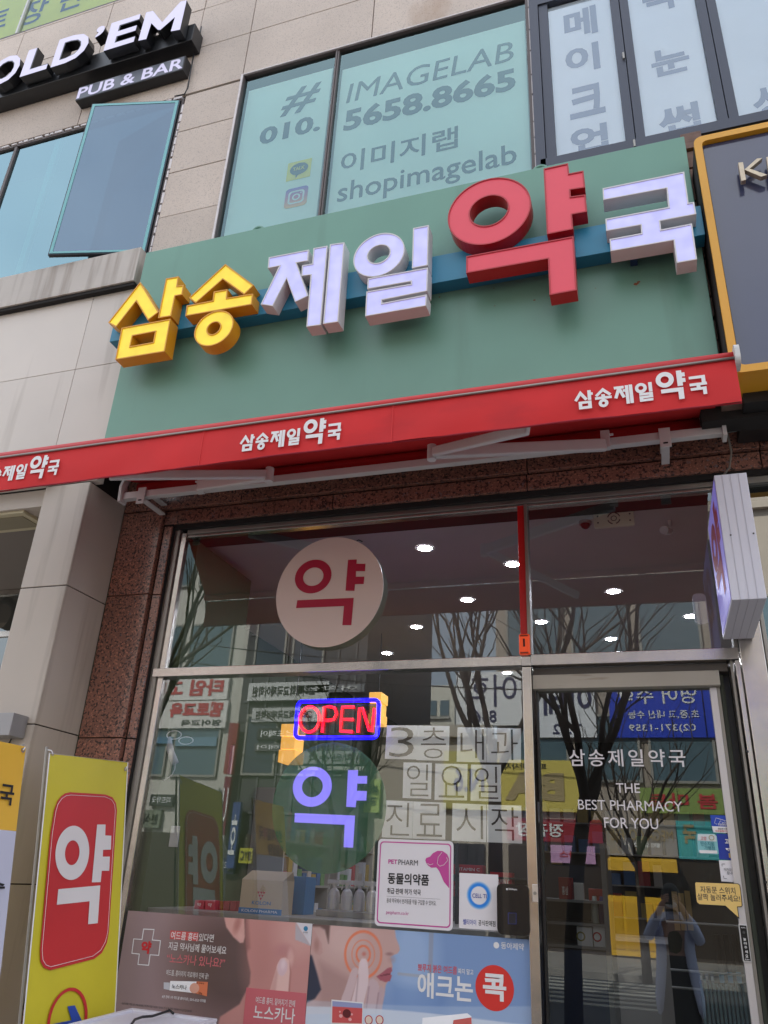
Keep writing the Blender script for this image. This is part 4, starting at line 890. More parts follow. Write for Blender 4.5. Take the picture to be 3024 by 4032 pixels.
# paper sheets with hand-size syllables
zp = zm(1400, 2600, 2.011); PP = YP(.012)
sheets = [('3', 'numeral three', [(250, 515), (492, 517), (484, 785), (232, 780)]), ('층', 'syllable for floor', [(494, 517), (745, 520), (738, 797), (482, 790)]), ('내', 'first syllable of the clinic type', [(808, 530), (1040, 533), (1036, 808), (800, 803)]), ('과', 'second syllable of the clinic type', [(1042, 533), (1310, 540), (1310, 812), (1038, 808)]),
 ('일', 'first syllable of the word Sunday', [(380, 808), (605, 812), (598, 1098), (372, 1090)]), ('요', 'middle syllable of the word Sunday', [(632, 817), (888, 822), (882, 1110), (625, 1105)]), ('일', 'last syllable of the word Sunday', [(914, 825), (1152, 828), (1152, 1120), (910, 1112)]),
 ('진', 'first syllable of the word treatment', [(220, 1107), (456, 1117), (448, 1412), (208, 1402)]), ('료', 'second syllable of the word treatment', [(458, 1117), (716, 1128), (710, 1420), (450, 1412)]), ('시', 'first syllable of the word start', [(768, 1130), (1036, 1142), (1034, 1440), (762, 1428)]), ('작', 'last syllable of the word start', [(1040, 1143), (1313, 1150), (1320, 1452), (1040, 1440)])]
M_hand = mat('charcoal_marker', (70, 64, 64), .7)
for i, (s, d, q) in enumerate(sheets):
    row = 'top' if i < 4 else 'middle' if i < 7 else 'bottom'
    q2 = poly(PP, zp(q)); o = MB().prism(PP, [q2], 0, .0006+.0004*(i % 2)).build('paper_sheet', M_paper, None, **T('white paper sheet with the %s, %s row' % (d, row), 'paper sheet', 'paper notice sheets on the window'))
    us = sorted(p[0] for p in q2); vs = sorted(p[1] for p in q2); w_ = us[-1]-us[0]; h_ = vs[-1]-vs[0]
    text(s, PP, (us[0]+w_*.13, us[-1]-w_*.1, vs[0]+h_*.07, vs[-1]-h_*.06), .002, M_hand, o, wt=-.012)
# pet pharmacy sign
PT = YP(-.02)
q2 = poly(PT, zp([(183, 1408), (776, 1438), (767, 2145), (148, 2098)])); us = sorted(p[0] for p in q2); vs = sorted(p[1] for p in q2)
U0, U1, V0, V1 = (us[0]+us[1])/2, (us[2]+us[3])/2, (vs[0]+vs[1])/2, (vs[2]+vs[3])/2
pt_ = thing('pet_pharmacy_sign', 'white rounded pet pharmacy sign with a magenta border and a dog head', 'sign', ((U0+U1)/2, -.02, V0))
MB().prism(PT, [rrect(U0, U1, V0, V1, .022)], -.006, 0).build('board', mat('gloss_white', (226, 222, 226), .3), pt_, bevel=.0015)
Mg = mat('magenta_ink', (196, 70, 150), .5)
MB().face(PT, [rrect(U0+.011, U1-.011, V0+.012, V1-.012, .02), rrect(U0+.017, U1-.017, V0+.018, V1-.018, .016)], .001).build('border', Mg, pt_)
MB().face(PT, [poly(PT, zp([(553, 1583), (560, 1565), (590, 1555), (612, 1528), (650, 1508), (690, 1510), (725, 1535), (740, 1565), (741, 1805), (700, 1755), (672, 1690), (660, 1665), (640, 1640), (600, 1643), (575, 1625), (560, 1605)]))], .0014).build('dog_head', Mg, pt_)
MB().tube([PT.pt(*p, .003) for p in poly(PT, zp([(685, 1520), (655, 1560), (648, 1610), (668, 1630), (700, 1620), (730, 1585), (722, 1560)]))], .0014, 5).tube([PT.pt(*p, .003) for p in poly(PT, zp([(570, 1608), (590, 1620), (615, 1612)]))], .0012, 5).build('ear_line', M_white, pt_)
def ptxt(s, l, r, t, b, m, par, pl=PT, zf=zp, **kw): return text(s, pl, pxbox(pl, zf, l, r, t, b), .0015, m, par, **kw)
ptxt('PET', (260, 1592), (332, 1597), (297, 1577), (297, 1612), Mg, pt_, wt=.03); ptxt('PHARM', (340, 1598), (494, 1604), (415, 1580), (415, 1622), M_blk, pt_, wt=.03)
ptxt('동물의약품', (255, 1725), (582, 1740), (420, 1688), (420, 1778), M_blk, pt_, wt=.025)
ptxt('취급·판매 허가 약국', (250, 1822), (517, 1838), (385, 1808), (385, 1855), M_blk, pt_, wt=.012)
ptxt('동네 약국에서 반려동물 약을 구입할 수 있어요.', (247, 1900), (640, 1922), (440, 1892), (440, 1932), M_ink, pt_)
ptxt('petpharm.co.kr', (243, 1998), (422, 2008), (330, 1985), (330, 2022), Mg, pt_)
MB().pbox(PT, *[PT.uv(*zp([(246, 1864)])[0])[0], PT.uv(*zp([(670, 1893)])[0])[0]], PT.uv(*zp([(460, 1880)])[0])[1], PT.uv(*zp([(460, 1880)])[0])[1]+.0008, .0005, .001).build('rule', M_ink, pt_)
# round logo sticker
PP = YP(-.006)
q2 = poly(PP, zp([(823, 1683), (1133, 1698), (1112, 2138), (818, 2122)])); us = sorted(p[0] for p in q2); vs = sorted(p[1] for p in q2)
U0, U1, V0, V1 = (us[0]+us[1])/2, (us[2]+us[3])/2+.006, (vs[0]+vs[1])/2, (vs[2]+vs[3])/2
PP = YP(-.006)
cs = MB().prism(PP, [[(U0, V0), (U1, V0), (U1, V1), (U0, V1)]], 0, .001).build('logo_sticker', mat('gloss_white', (226, 222, 226)), None, **T('white sticker with a glowing blue ring beside the pet pharmacy sign', 'sticker'))
cc = PP.uv(*zp([(978, 1862)])[0])
rgm = bpy.data.materials.new('blue_ring_print'); rgm.use_nodes = True; n_ = rgm.node_tree
at_ = n_.nodes.new('ShaderNodeAttribute'); at_.attribute_name = 'print'; n_.links.new(at_.outputs['Color'], n_.nodes['Principled BSDF'].inputs['Base Color'])
def colgrid(pl, u0, u1, v0, v1, nu, nv, d, fn, name, parent, m):
    uu, vv = np.meshgrid(np.linspace(u0, u1, nu+1), np.linspace(v0, v1, nv+1)); o3 = np.array(pl.pt(0, 0, d)); U3 = np.array(pl.u)
    P3 = o3 + uu[..., None]*U3 + vv[..., None]*np.array((0, 0, 1.)); P3 = P3.reshape(-1, 3)
    idx = np.arange((nu+1)*(nv+1)).reshape(nv+1, nu+1); F = np.stack([idx[:-1, :-1], idx[:-1, 1:], idx[1:, 1:], idx[1:, :-1]], -1).reshape(-1, 4)
    me = bpy.data.meshes.new(name); me.from_pydata(P3.tolist(), [], F.tolist()); a = me.color_attributes.new('print', 'FLOAT_COLOR', 'POINT')
    d3 = P3-np.array(CAM); zz = d3@np.array(_f); px = d3@np.array(RT)/zz*FPX+CX; py = -(d3@np.array(UP))/zz*FPX+CY
    c = fn(uu.reshape(-1), vv.reshape(-1), px, py)/255.; c = np.where(c <= .04045, c/12.92, ((c+.055)/1.055)**2.4)
    a.data.foreach_set('color', np.concatenate([c, np.ones((len(c), 1))], 1).astype(np.float32).reshape(-1)); return link(name, me, m, parent)
def ringfn(u, v, px, py):
    r = np.hypot(u-cc[0], (v-cc[1])); k = np.clip((r-.040)/.004, 0, 1)*np.clip((.066-r)/.014, 0, 1); w_ = np.array((226, 222, 226.)); b_ = np.array((30, 130, 226.)); return w_+(b_-w_)*k[:, None]
colgrid(PP, U0+.003, U1-.003, cc[1]-.07, cc[1]+.07, 60, 60, .002, ringfn, 'ring_print', cs, rgm)
ptxt('CELL TI', (925, 1862), (1038, 1868), (980, 1848), (980, 1882), mat('indigo_ink', (70, 80, 160)), cs, pl=YP(-.0085), wt=.01)
ptxt('쎌티아이', (850, 2070), (955, 2078), (900, 2050), (900, 2095), _M['indigo_ink'], cs, pl=PP, wt=.02); ptxt('공식판매점', (972, 2080), (1108, 2086), (1040, 2060), (1040, 2105), M_blk, cs, pl=PP, wt=.015)
# fingerprint reader
PK = YP(-.05); q2 = poly(PK, zp([(1120, 1768), (1368, 1775), (1385, 2185), (1120, 2170)])); us = sorted(p[0] for p in q2); vs = sorted(p[1] for p in q2)
U0, U1, V0, V1 = (us[0]+us[1])/2, (us[2]+us[3])/2, (vs[0]+vs[1])/2, (vs[2]+vs[3])/2
kb = MB().prism(PK, [rrect(U0, U1, V0, V1, .026)], -.045, 0).build('fingerprint_reader', mat('gloss_black', (14, 14, 17), .22, coat=.25), None, bevel=.008, **T('glossy black fingerprint reader mounted at the lower right of the window', 'card reader'))
ptxt('GiGAeyes', (1210, 1812), (1280, 1816), (1245, 1804), (1245, 1824), M_white, kb, pl=PK, wt=.01); ptxt('♥', (1192, 1811), (1206, 1811), (1200, 1804), (1200, 1822), M_white, kb, pl=PK)
q2 = poly(PK, zp([(1210, 2000), (1272, 2002), (1272, 2088), (1210, 2086)]))
MB().face(PK, [q2], .002).build('finger_pad', mat('pad_black', (30, 30, 40), .3), kb)
MB().tube([PK.pt(*p, .003) for p in q2+[q2[0]]], .0012, 5).build('pad_rim', mat('pad_blue', (60, 70, 150), .3), kb)

# ================================================================== POSTERS
zq1 = zm(400, 3450, 1.8433); zq2 = zm(1150, 3450, 1.659); VC = vcol_mat('printed_poster')
def soft_poly(x, y, pts, s):
    pts = np.array(pts, float); n = len(pts); ins = np.zeros(x.shape, bool); dm = np.full(x.shape, 1e9)
    for i in range(n):
        a, b = pts[i], pts[(i+1) % n]; c = ((a[1] > y) != (b[1] > y)) & (x < (b[0]-a[0])*(y-a[1])/((b[1]-a[1]) or 1e-9)+a[0]); ins ^= c
        e = b-a; t = np.clip(((x-a[0])*e[0]+(y-a[1])*e[1])/(e@e), 0, 1); dm = np.minimum(dm, np.hypot(x-a[0]-t*e[0], y-a[1]-t*e[1]))
    return np.clip(.5+np.where(ins, dm, -dm)/s, 0, 1)
def soft_ell(x, y, cx, cy, rx, ry, s, rot=0):
    c, q = math.cos(rot), math.sin(rot); dx, dy = x-cx, y-cy; r = np.hypot((dx*c+dy*q)/rx, (-dx*q+dy*c)/ry); return np.clip(.5+(1-r)*min(rx, ry)/s, 0, 1)
def lay(img, k, col): k = k[:, None] if k.ndim == 1 else k; return img*(1-k)+np.array(col, float)*k
def paint1(u, v, px, py):
    x, y = (px-400)*1.8433, (py-3450)*1.8433; img = np.tile(np.array((158., 132, 132)), (len(x), 1))
    img = lay(img, .8*soft_ell(x, y, 960, 640, 420, 420, 380), (86, 68, 66))
    img = lay(img, .5*soft_ell(x, y, 150, 700, 300, 500, 400), (126, 106, 106))
    img = lay(img, soft_poly(x, y, [(1048, 290), (1560, 290), (1560, 1150), (830, 1150), (860, 1020), (1000, 930), (1075, 780), (1082, 700), (1060, 600), (1045, 480), (1040, 380)], 14), (200, 144, 138))
    img = lay(img, .6*soft_ell(x, y, 1160, 600, 110, 300, 160), (186, 128, 122))
    img = lay(img, .5*soft_ell(x, y, 1430, 420, 160, 160, 160), (220, 176, 168))
    img = lay(img, .5*soft_poly(x, y, [(1000, 280), (1060, 280), (1075, 520), (1045, 560)], 30), (120, 80, 76))
    img = lay(img, soft_poly(x, y, [(885, 280), (1035, 280), (1040, 440), (1030, 482), (1005, 485), (955, 440), (905, 370)], 8), (214, 164, 156))
    img = lay(img, .7*soft_ell(x, y, 985, 350, 22, 60, 24, .3), (172, 112, 104)); img = lay(img, .5*soft_ell(x, y, 1010, 440, 18, 30, 20), (230, 186, 178))
    img = lay(img, .6*soft_ell(x, y, 1320, 545, 60, 50, 50), (188, 128, 128)); img = lay(img, .5*soft_ell(x, y, 1370, 590, 22, 60, 20), (236, 196, 188))
    img = lay(img, .75*soft_poly(x, y, [(1362, 612), (1376, 700), (1366, 850), (1345, 850), (1352, 700)], 10), (168, 108, 102))
    img = lay(img, soft_poly(x, y, [(1275, 640), (1300, 596), (1335, 590), (1362, 612), (1366, 700), (1355, 850), (1215, 850), (1250, 730)], 7), (230, 190, 182))
    img = lay(img, .5*soft_poly(x, y, [(1215, 850), (1250, 730), (1268, 660), (1280, 700), (1262, 850)], 14), (190, 138, 132))
    img = lay(img, soft_ell(x, y, 1312, 662, 36, 62, 7, .12), (222, 190, 196)); img = lay(img, .6*soft_ell(x, y, 1318, 640, 16, 36, 16, .12), (240, 218, 222))
    img = lay(img, soft_poly(x, y, [(1408, 330), (1560, 330), (1560, 520), (1518, 506)], 4), (216, 212, 218))
    img = lay(img, soft_poly(x, y, [(1408, 340), (1518, 506), (1450, 478), (1405, 460)], 5), (186, 178, 184))
    return img
def paint2(u, v, px, py):
    x, y = (px-1150)*1.659, (py-3450)*1.659; img = np.tile(np.array((124., 152, 196)), (len(x), 1))
    img = lay(img, .8*soft_ell(x, y, 780, 520, 150, 340, 160), (162, 186, 220)); img = lay(img, .35*soft_poly(x, y, [(650, 700), (1010, 760), (1000, 1000), (640, 950)], 60), (96, 130, 186))
    img = lay(img, .45*soft_poly(x, y, [(896, 360), (925, 360), (915, 640), (888, 640)], 8), (150, 140, 140)); img = lay(img, .5*soft_poly(x, y, [(690, 628), (900, 650), (900, 668), (690, 645)], 8), (176, 160, 150))
    img = lay(img, soft_poly(x, y, [(90, 290), (650, 290), (672, 350), (678, 400), (700, 455), (704, 482), (690, 505), (662, 516), (642, 530), (650, 560), (658, 590), (650, 620), (640, 650), (632, 680), (612, 710), (606, 760), (560, 830), (430, 900), (90, 900)], 7), (198, 162, 156))
    img = lay(img, .55*soft_poly(x, y, [(180, 560), (330, 640), (430, 700), (380, 850), (170, 860)], 60), (160, 124, 120)); img = lay(img, .5*soft_ell(x, y, 330, 420, 120, 120, 120), (222, 192, 186))
    img = lay(img, soft_poly(x, y, [(90, 300), (250, 300), (238, 440), (215, 350), (180, 330), (90, 330)], 14), (110, 84, 80))
    img = lay(img, soft_poly(x, y, [(90, 320), (135, 330), (160, 380), (195, 440), (200, 500), (180, 518), (150, 505), (130, 480), (90, 480)], 8), (196, 156, 150)); img = lay(img, .6*soft_ell(x, y, 160, 450, 16, 40, 16), (164, 118, 110))
    img = lay(img, soft_poly(x, y, [(90, 500), (130, 520), (165, 640), (190, 740), (150, 800), (90, 830)], 14), (52, 56, 74))
    img = lay(img, .6*soft_ell(x, y, 636, 508, 22, 10, 12), (130, 90, 92)); img = lay(img, .6*soft_ell(x, y, 650, 545, 20, 20, 30), (176, 140, 138))
    for r, w_, a in ((118, 15, .85), (74, 7, .6), (44, 12, .9)):
        rr_ = np.hypot((x-465)/1.0, (y-512)/1.28); img = lay(img, a*np.clip(.5+(w_/2-np.abs(rr_-r))/4, 0, 1)*np.clip((640-x)/120+.25, 0, 1), (230, 122, 84))
    img = lay(img, .8*soft_ell(x, y, 470, 508, 12, 12, 14), (196, 110, 100))
    img = lay(img, soft_poly(x, y, [(550, 655), (585, 632), (625, 600), (648, 594), (655, 618), (640, 636), (652, 650), (640, 685), (610, 692), (575, 680)], 5), (168, 92, 104)); img = lay(img, .9*soft_poly(x, y, [(560, 654), (610, 640), (645, 634), (640, 642), (600, 650)], 4), (96, 42, 52))
    hand = (222, 200, 202)
    img = lay(img, soft_poly(x, y, [(325, 790), (345, 740), (385, 620), (400, 600), (425, 598), (430, 620), (410, 720), (385, 800), (370, 900), (300, 900)], 6), (206, 180, 182))
    img = lay(img, soft_poly(x, y, [(385, 830), (410, 730), (428, 650), (440, 560), (455, 540), (480, 538), (494, 560), (500, 640), (498, 700), (470, 820), (460, 900), (370, 900)], 6), hand)
    img = lay(img, soft_poly(x, y, [(470, 900), (490, 740), (505, 680), (530, 668), (560, 690), (570, 720), (560, 800), (545, 900)], 6), (200, 174, 178))
    img = lay(img, soft_poly(x, y, [(545, 900), (562, 760), (580, 718), (600, 735), (606, 770), (590, 850), (585, 900)], 6), (190, 164, 170))
    img = lay(img, .5*soft_ell(x, y, 462, 565, 14, 28, 12), (226, 204, 210))
    for a, b, c in ((430, 640, 410), (500, 720, 480), (562, 760, 545)): img = lay(img, .5*soft_poly(x, y, [(a, b), (a+6, b), (c+4, 900), (c-4, 900)], 10), (128, 94, 98))
    yb = 835+.00012*(x-100)**2*.25
    img = lay(img, .35*np.clip((y-(800+.03*(x-90)+20*np.sin(x/500)))/10, 0, 1), (200, 214, 232)); img = lay(img, .85*np.clip((y-(850+.075*(x-90)-22*np.sin(x/420)))/8, 0, 1), (214, 222, 234))
    return img
PQ = YP(-.010); PQ2 = YP(-.014)
c0, c1 = PQ.uv(503, 3586), PQ.uv(1230, 3636)
u0, u1, v1 = -2.955, c1[0], (c0[1]+c1[1])/2
ps1 = thing('acne_scar_poster', 'mauve scar cream poster with a finger touching a cheek, lower left of the window', 'poster', ((u0+u1)/2, -.01, .70))
colgrid(PQ, u0, u1, .70, v1, 260, 130, 0, paint1, 'poster_sheet', ps1, VC)
d0, d1 = PQ2.uv(1231, 3634), PQ2.uv(2090, 3706)
a0_, a1_, b1_ = u1+.002, -.662, (d0[1]+d1[1])/2
ps2 = thing('acne_cream_poster', 'blue acne cream poster with a face in profile, below the pet pharmacy sign', 'poster', ((a0_+a1_)/2, -.01, .70))
colgrid(PQ, a0_, a1_, .70, b1_, 280, 130, 0, paint2, 'poster_sheet', ps2, VC)
def p1(s, l, r, t, b, m, **kw): return ptxt(s, l, r, t, b, m, ps1, pl=PQ, zf=zq1, **kw)
Mp = mat('salmon_ink', (206, 110, 116), .5)
MB().face(PQ, [poly(PQ, zq1([(500, 392), (704, 408), (700, 472), (496, 455)]))], .0008).build('print', mat('coral_ink', (200, 84, 84), .5), ps1)
p1('여드름 흉터', (505, 425), (698, 440), (600, 405), (600, 465), M_white, wt=.008); p1('있다면', (708, 442), (815, 450), (760, 418), (760, 475), M_white, wt=.008)
p1('지금 약사님께 물어보세요', (487, 505), (907, 535), (700, 492), (700, 552), M_white, wt=.008)
p1('“노스카나 있나요?”', (475, 590), (897, 625), (690, 575), (690, 650), Mp, wt=.012)
p1('여드름, 흉터까지 치료해야 진짜 끝!', (470, 700), (777, 722), (620, 690), (620, 735), M_white)
MB().face(PQ, [poly(PQ, zq1([(304, 380), (385, 384), (372, 460), (432, 465), (418, 578), (356, 573), (345, 650), (262, 643), (272, 568), (218, 562), (232, 452), (292, 456)])), poly(PQ, zq1([(309, 387), (379, 390), (366, 466), (425, 471), (413, 571), (350, 567), (340, 643), (268, 637), (278, 562), (224, 556), (237, 458), (297, 462)]))], .0015).build('cross_outline', M_white, ps1)
p1('약', (288, 515), (360, 520), (325, 470), (325, 563), mat('red_print', (196, 30, 36), .5), wt=.05)
# tube
MB().face(PQ, [poly(PQ, zq1([(452, 770), (497, 772), (492, 826), (452, 818)]))], .0015).build('print', mat('tube_cap', (196, 196, 204), .4), ps1)
MB().face(PQ, [poly(PQ, zq1([(500, 760), (690, 764), (675, 848), (493, 828)]))], .0015).build('print', M_paper, ps1)
MB().face(PQ, [poly(PQ, zq1([(690, 764), (773, 768), (765, 872), (675, 848)]))], .0015).build('print', mat('tube_orange', (226, 128, 90), .4), ps1)
MB().face(PQ, [ell(PQ, zq1, 640, 710, 775, 850)], .0022).build('print', mat('tube_peach', (224, 168, 148), .4), ps1)
ptxt('노스카나', (512, 798), (618, 808), (565, 786), (565, 820), M_blk, ps1, pl=YP(-.0125), zf=zq1, wt=.01); ptxt('동아제약', (690, 774), (745, 778), (720, 770), (720, 783), M_blk, ps1, pl=YP(-.0125), zf=zq1); ptxt('20g', (705, 848), (730, 852), (718, 842), (718, 860), M_blk, ps1, pl=YP(-.0125), zf=zq1)
p1('6년 판매 1위 여드름 흉터치료 | 2015-2020 의약품', (440, 875), (757, 903), (600, 878), (600, 904), M_paper)
p1('일반의약품 | 약품 2021-1906-005000 | 약국에서 약을 구입할 수 있어요 여드름 흉터까지 치료해야 약사님께 물어보세요', (148, 926), (655, 982), (400, 942), (400, 962), M_ink)
MB().prism(PQ, [poly(PQ, zq1([(1053, 808), (1487, 850), (1478, 1090), (1026, 1090)]))], .001, .003).build('print', mat('rose_card', (202, 104, 112), .5), ps1)
PQ3 = YP(-.0135)
ptxt('여드름 흉터, 짙어지기 전에', (1120, 895), (1405, 922), (1260, 885), (1260, 938), M_white, ps1, pl=PQ3, zf=zq1, wt=.006); ptxt('노스카나', (1105, 985), (1405, 1012), (1250, 945), (1250, 1055), M_white, ps1, pl=PQ3, zf=zq1, wt=.012)
MB().face(PQ, [ell(PQ, zq1, 1467, 1498, 362, 398)], .0015).build('print', mat('logo_blue', (50, 130, 170), .4), ps1)
p1('동아제약', (1463, 408), (1498, 410), (1480, 403), (1480, 415), M_blk)
def p2(s, l, r, t, b, m, **kw): return ptxt(s, l, r, t, b, m, ps2, pl=PQ, zf=zq2, **kw)
p2('뾰루지 붉은 여드름', (822, 595), (1078, 615), (950, 580), (950, 632), mat('coral_text', (206, 84, 92), .5), wt=.012); p2('짜지 말고', (1085, 620), (1185, 627), (1135, 605), (1135, 642), M_white, wt=.01)
p2('애크논', (820, 690), (1182, 735), (1000, 640), (1000, 808), M_white, wt=.022)
Mrd = mat('tomato_ink', (212, 48, 40), .5)
MB().face(PQ, [ell(PQ, zq2, 1198, 1450, 580, 882, 56)], .0012).build('print', Mrd, ps2)
ptxt('콕', (1247, 725), (1400, 745), (1325, 638), (1325, 815), M_white, ps2, pl=YP(-.0115), zf=zq2, wt=.03)
MB().face(PQ, [ell(PQ, zq2, 1316, 1353, 430, 472)], .0012).build('print', M_white, ps2); p2('동아제약', (1365, 452), (1515, 462), (1440, 435), (1440, 480), M_white, wt=.012)
qq = poly(PQ, zq2([(258, 805), (466, 825), (462, 966), (256, 960)])); MB().face(PQ, [qq], .0012).build('print', M_white, ps2)
MB().face(PQ, [poly(PQ, zq2([(264, 850), (460, 862), (457, 962), (262, 956)]))], .002).build('print', mat('skin_section_red', (206, 84, 84), .5), ps2)
MB().face(PQ, [ell(PQ, zq2, 332, 386, 868, 925)], .003).build('print', mat('dark_spot', (96, 24, 30), .5), ps2)
for cxx, cyy, rr_ in ((320, 912, 12), (380, 935, 11), (392, 902, 7), (314, 885, 6)): MB().face(PQ, [ell(PQ, zq2, cxx-rr_, cxx+rr_, cyy-rr_, cyy+rr_, 16)], .0035).build('print', mat('pink_dot', (232, 170, 170), .5), ps2)
MB().face(PQ, [poly(PQ, zq2([(264, 815), (460, 832), (460, 862), (264, 850)]))], .002).build('print', mat('lilac_sky', (150, 156, 196), .5), ps2)
for cxx in (501, 572):
    MB().face(PQ, [ell(PQ, zq2, cxx-26, cxx+26, 908, 970)], .0012).build('print', MR, ps2); MB().face(PQ, [ell(PQ, zq2, cxx-20, cxx+20, 914, 964)], .002).build('print', mat('cream_dot', (226, 206, 190), .5), ps2)
MB().face(PQ, [poly(PQ, zq2([(852, 925), (1145, 895), (1172, 915), (1175, 975), (850, 975)]))], .0012).build('print', M_paper, ps2); MB().face(PQ, [poly(PQ, zq2([(1055, 940), (1172, 922), (1174, 975), (1050, 975)]))], .002).build('print', mat('box_coral', (206, 96, 90), .5), ps2)

# ================================================================== DOOR LETTERING AND STICKERS
PDR = YP(.046); zd = zm(2050, 2600, 1.7033)
dl_ = thing('door_lettering', 'white vinyl pharmacy name and slogan on the glass door', 'lettering', (-.15, .046, 1.9))
for s, l, r, t, b, kw in (('삼송제일약국', (325, 655), (1105, 655), (700, 597), (700, 712), dict(wt=.008, sp=1.25)), ('THE', (640, 855), (800, 858), (720, 825), (720, 888), dict(wt=.004)), ('BEST PHARMACY', (385, 968), (1085, 978), (730, 940), (730, 1008), dict(wt=.004)), ('FOR YOU', (560, 1085), (922, 1093), (740, 1057), (740, 1128), dict(wt=.004))):
    text(s, PDR, pxbox(PDR, zd, l, r, t, b), 0, mat('white_vinyl', (220, 214, 216), .5), dl_, **kw)
zs = zm(2720, 3180, 4.2533)
def stick(nm, label, pts, rgb, thick=.001, dd=0., pl=PDR): return MB().prism(pl, [poly(pl, zs(pts))], dd, dd+thick).build(nm, mat('sticker_%d_%d_%d' % rgb, rgb, .4), None, **T(label, 'sticker'))
MV = M_white
s1 = stick('receipt_sticker', 'blue and white cash receipt sticker at the top of the door stack', [(325, 125), (708, 135), (722, 330), (720, 432), (375, 415), (350, 310)], (30, 70, 180), dd=.002)
MB().face(PDR, [poly(PDR, zs([(350, 312), (718, 325), (718, 432), (380, 415)]))], .004).build('print', M_white, s1)
def s_(s, l, r, t, b, m, par, dd=.006, **kw): return text(s, PDR, pxbox(PDR, zs, l, r, t, b), dd, m, par, **kw)
s_('Cash', (480, 250), (590, 258), (535, 222), (535, 285), MV, s1); s_('Receipt', (460, 285), (610, 295), (535, 262), (535, 318), MV, s1)
MB().tube([PDR.pt(*p, .004) for p in poly(PDR, zs([(440, 280), (395, 262), (420, 172), (625, 235), (610, 280)]))], .0012, 5).build('print', MV, s1)
s_('현금영수증', (455, 352), (610, 358), (530, 340), (530, 370), M_blk, s1, wt=.01); s_('의무발행가맹점', (410, 390), (660, 400), (530, 378), (530, 412), MR, s1, wt=.01)
s2 = stick('local_pay_sticker', 'tall deep blue local payment sticker below the cash receipt sticker', [(430, 435), (745, 450), (812, 885), (478, 865)], (22, 50, 150))
s_('고', (570, 560), (640, 565), (605, 530), (605, 600), MV, s2, wt=.04); s_('양', (660, 600), (750, 605), (705, 565), (705, 655), MV, s2, wt=.04); s_('페이', (580, 700), (765, 710), (670, 675), (670, 735), MV, s2, wt=.05)
MB().face(PDR, [poly(PDR, zs([(630, 765), (770, 770), (778, 845), (640, 840)]))], .003).build('print', mat('gold_chip', (190, 160, 90), .4), s2)
s3 = stick('carbon_sticker', 'pale teal carbon saving member sticker left of the deep blue sticker', [(115, 435), (395, 440), (435, 480), (470, 770), (440, 785), (155, 770), (120, 730), (102, 470)], (130, 190, 195))
MB().face(PDR, [poly(PDR, zs([(118, 445), (392, 448), (425, 480), (430, 568), (112, 552)]))], .003).build('print', mat('sticker_pale', (206, 212, 214), .5), s3)
MB().face(PDR, [ell(PDR, zs, 300, 392, 462, 548), ell(PDR, zs, 310, 382, 472, 538)], .005).build('print', mat('olive_ink', (150, 140, 70)), s3)
s_('고양', (165, 515), (262, 520), (215, 485), (215, 548), MR, s3, wt=.005); s_('탄소지움', (165, 605), (392, 612), (280, 570), (280, 640), mat('teal_ink', (40, 110, 120)), s3, wt=.01); s_('가맹점', (225, 675), (400, 682), (310, 645), (310, 712), _M['teal_ink'], s3, wt=.01)
MB().face(PDR, [poly(PDR, zs([(140, 710), (440, 720), (445, 770), (150, 762)]))], .003).build('print', M_white, s3)
s4 = stick('pay_notice', 'white payment notice with corner brackets below the deep blue sticker', [(470, 880), (812, 890), (862, 1258), (512, 1235)], (222, 218, 222))
s_('카카오페이', (550, 1040), (762, 1050), (655, 1015), (655, 1068), M_ink, s4, wt=.006); s_('됩니다', (605, 1095), (728, 1100), (665, 1070), (665, 1122), M_ink, s4, wt=.006)
for p_ in ([(525, 985), (522, 942), (568, 944)], [(720, 950), (765, 955), (772, 992)], [(545, 1140), (555, 1185), (600, 1188)], [(750, 1195), (800, 1200), (792, 1152)]):
    MB().tube([PDR.pt(*p, .003) for p in poly(PDR, zs(p_))], .001, 4).build('corner_mark', M_ink, s4)
# speech bubble
bp = [(85, 1240), (790, 1270), (825, 1295), (842, 1400), (868, 1640), (850, 1665), (785, 1668), (815, 1870), (570, 1650), (140, 1628), (95, 1590), (80, 1500), (62, 1260)]
PSB = YP(.024)
s5 = MB().prism(PSB, [poly(PSB, zs(bp))], 0, .0012).build('speech_bubble_sticker', mat('sticker_black', (26, 20, 20), .5), None, **T('yellow speech bubble sticker with black outline about the automatic door switch', 'sticker'))
bi = [(88, 1252), (785, 1280), (812, 1300), (830, 1400), (853, 1640), (840, 1652), (772, 1655), (797, 1835), (580, 1640), (145, 1615), (105, 1580), (92, 1500), (74, 1265)]
MB().face(PSB, [poly(PSB, zs(bi))], .002).build('print', mat('straw_print', (226, 190, 112), .5), s5)
text('자동문 스위치', PSB, pxbox(PSB, zs, (160, 1375), (745, 1400), (450, 1325), (450, 1440)), .003, M_ink, s5, wt=.006); text('살짝 눌러주세요!', PSB, pxbox(PSB, zs, (110, 1490), (822, 1525), (450, 1450), (450, 1565)), .003, M_ink, s5, wt=.006)
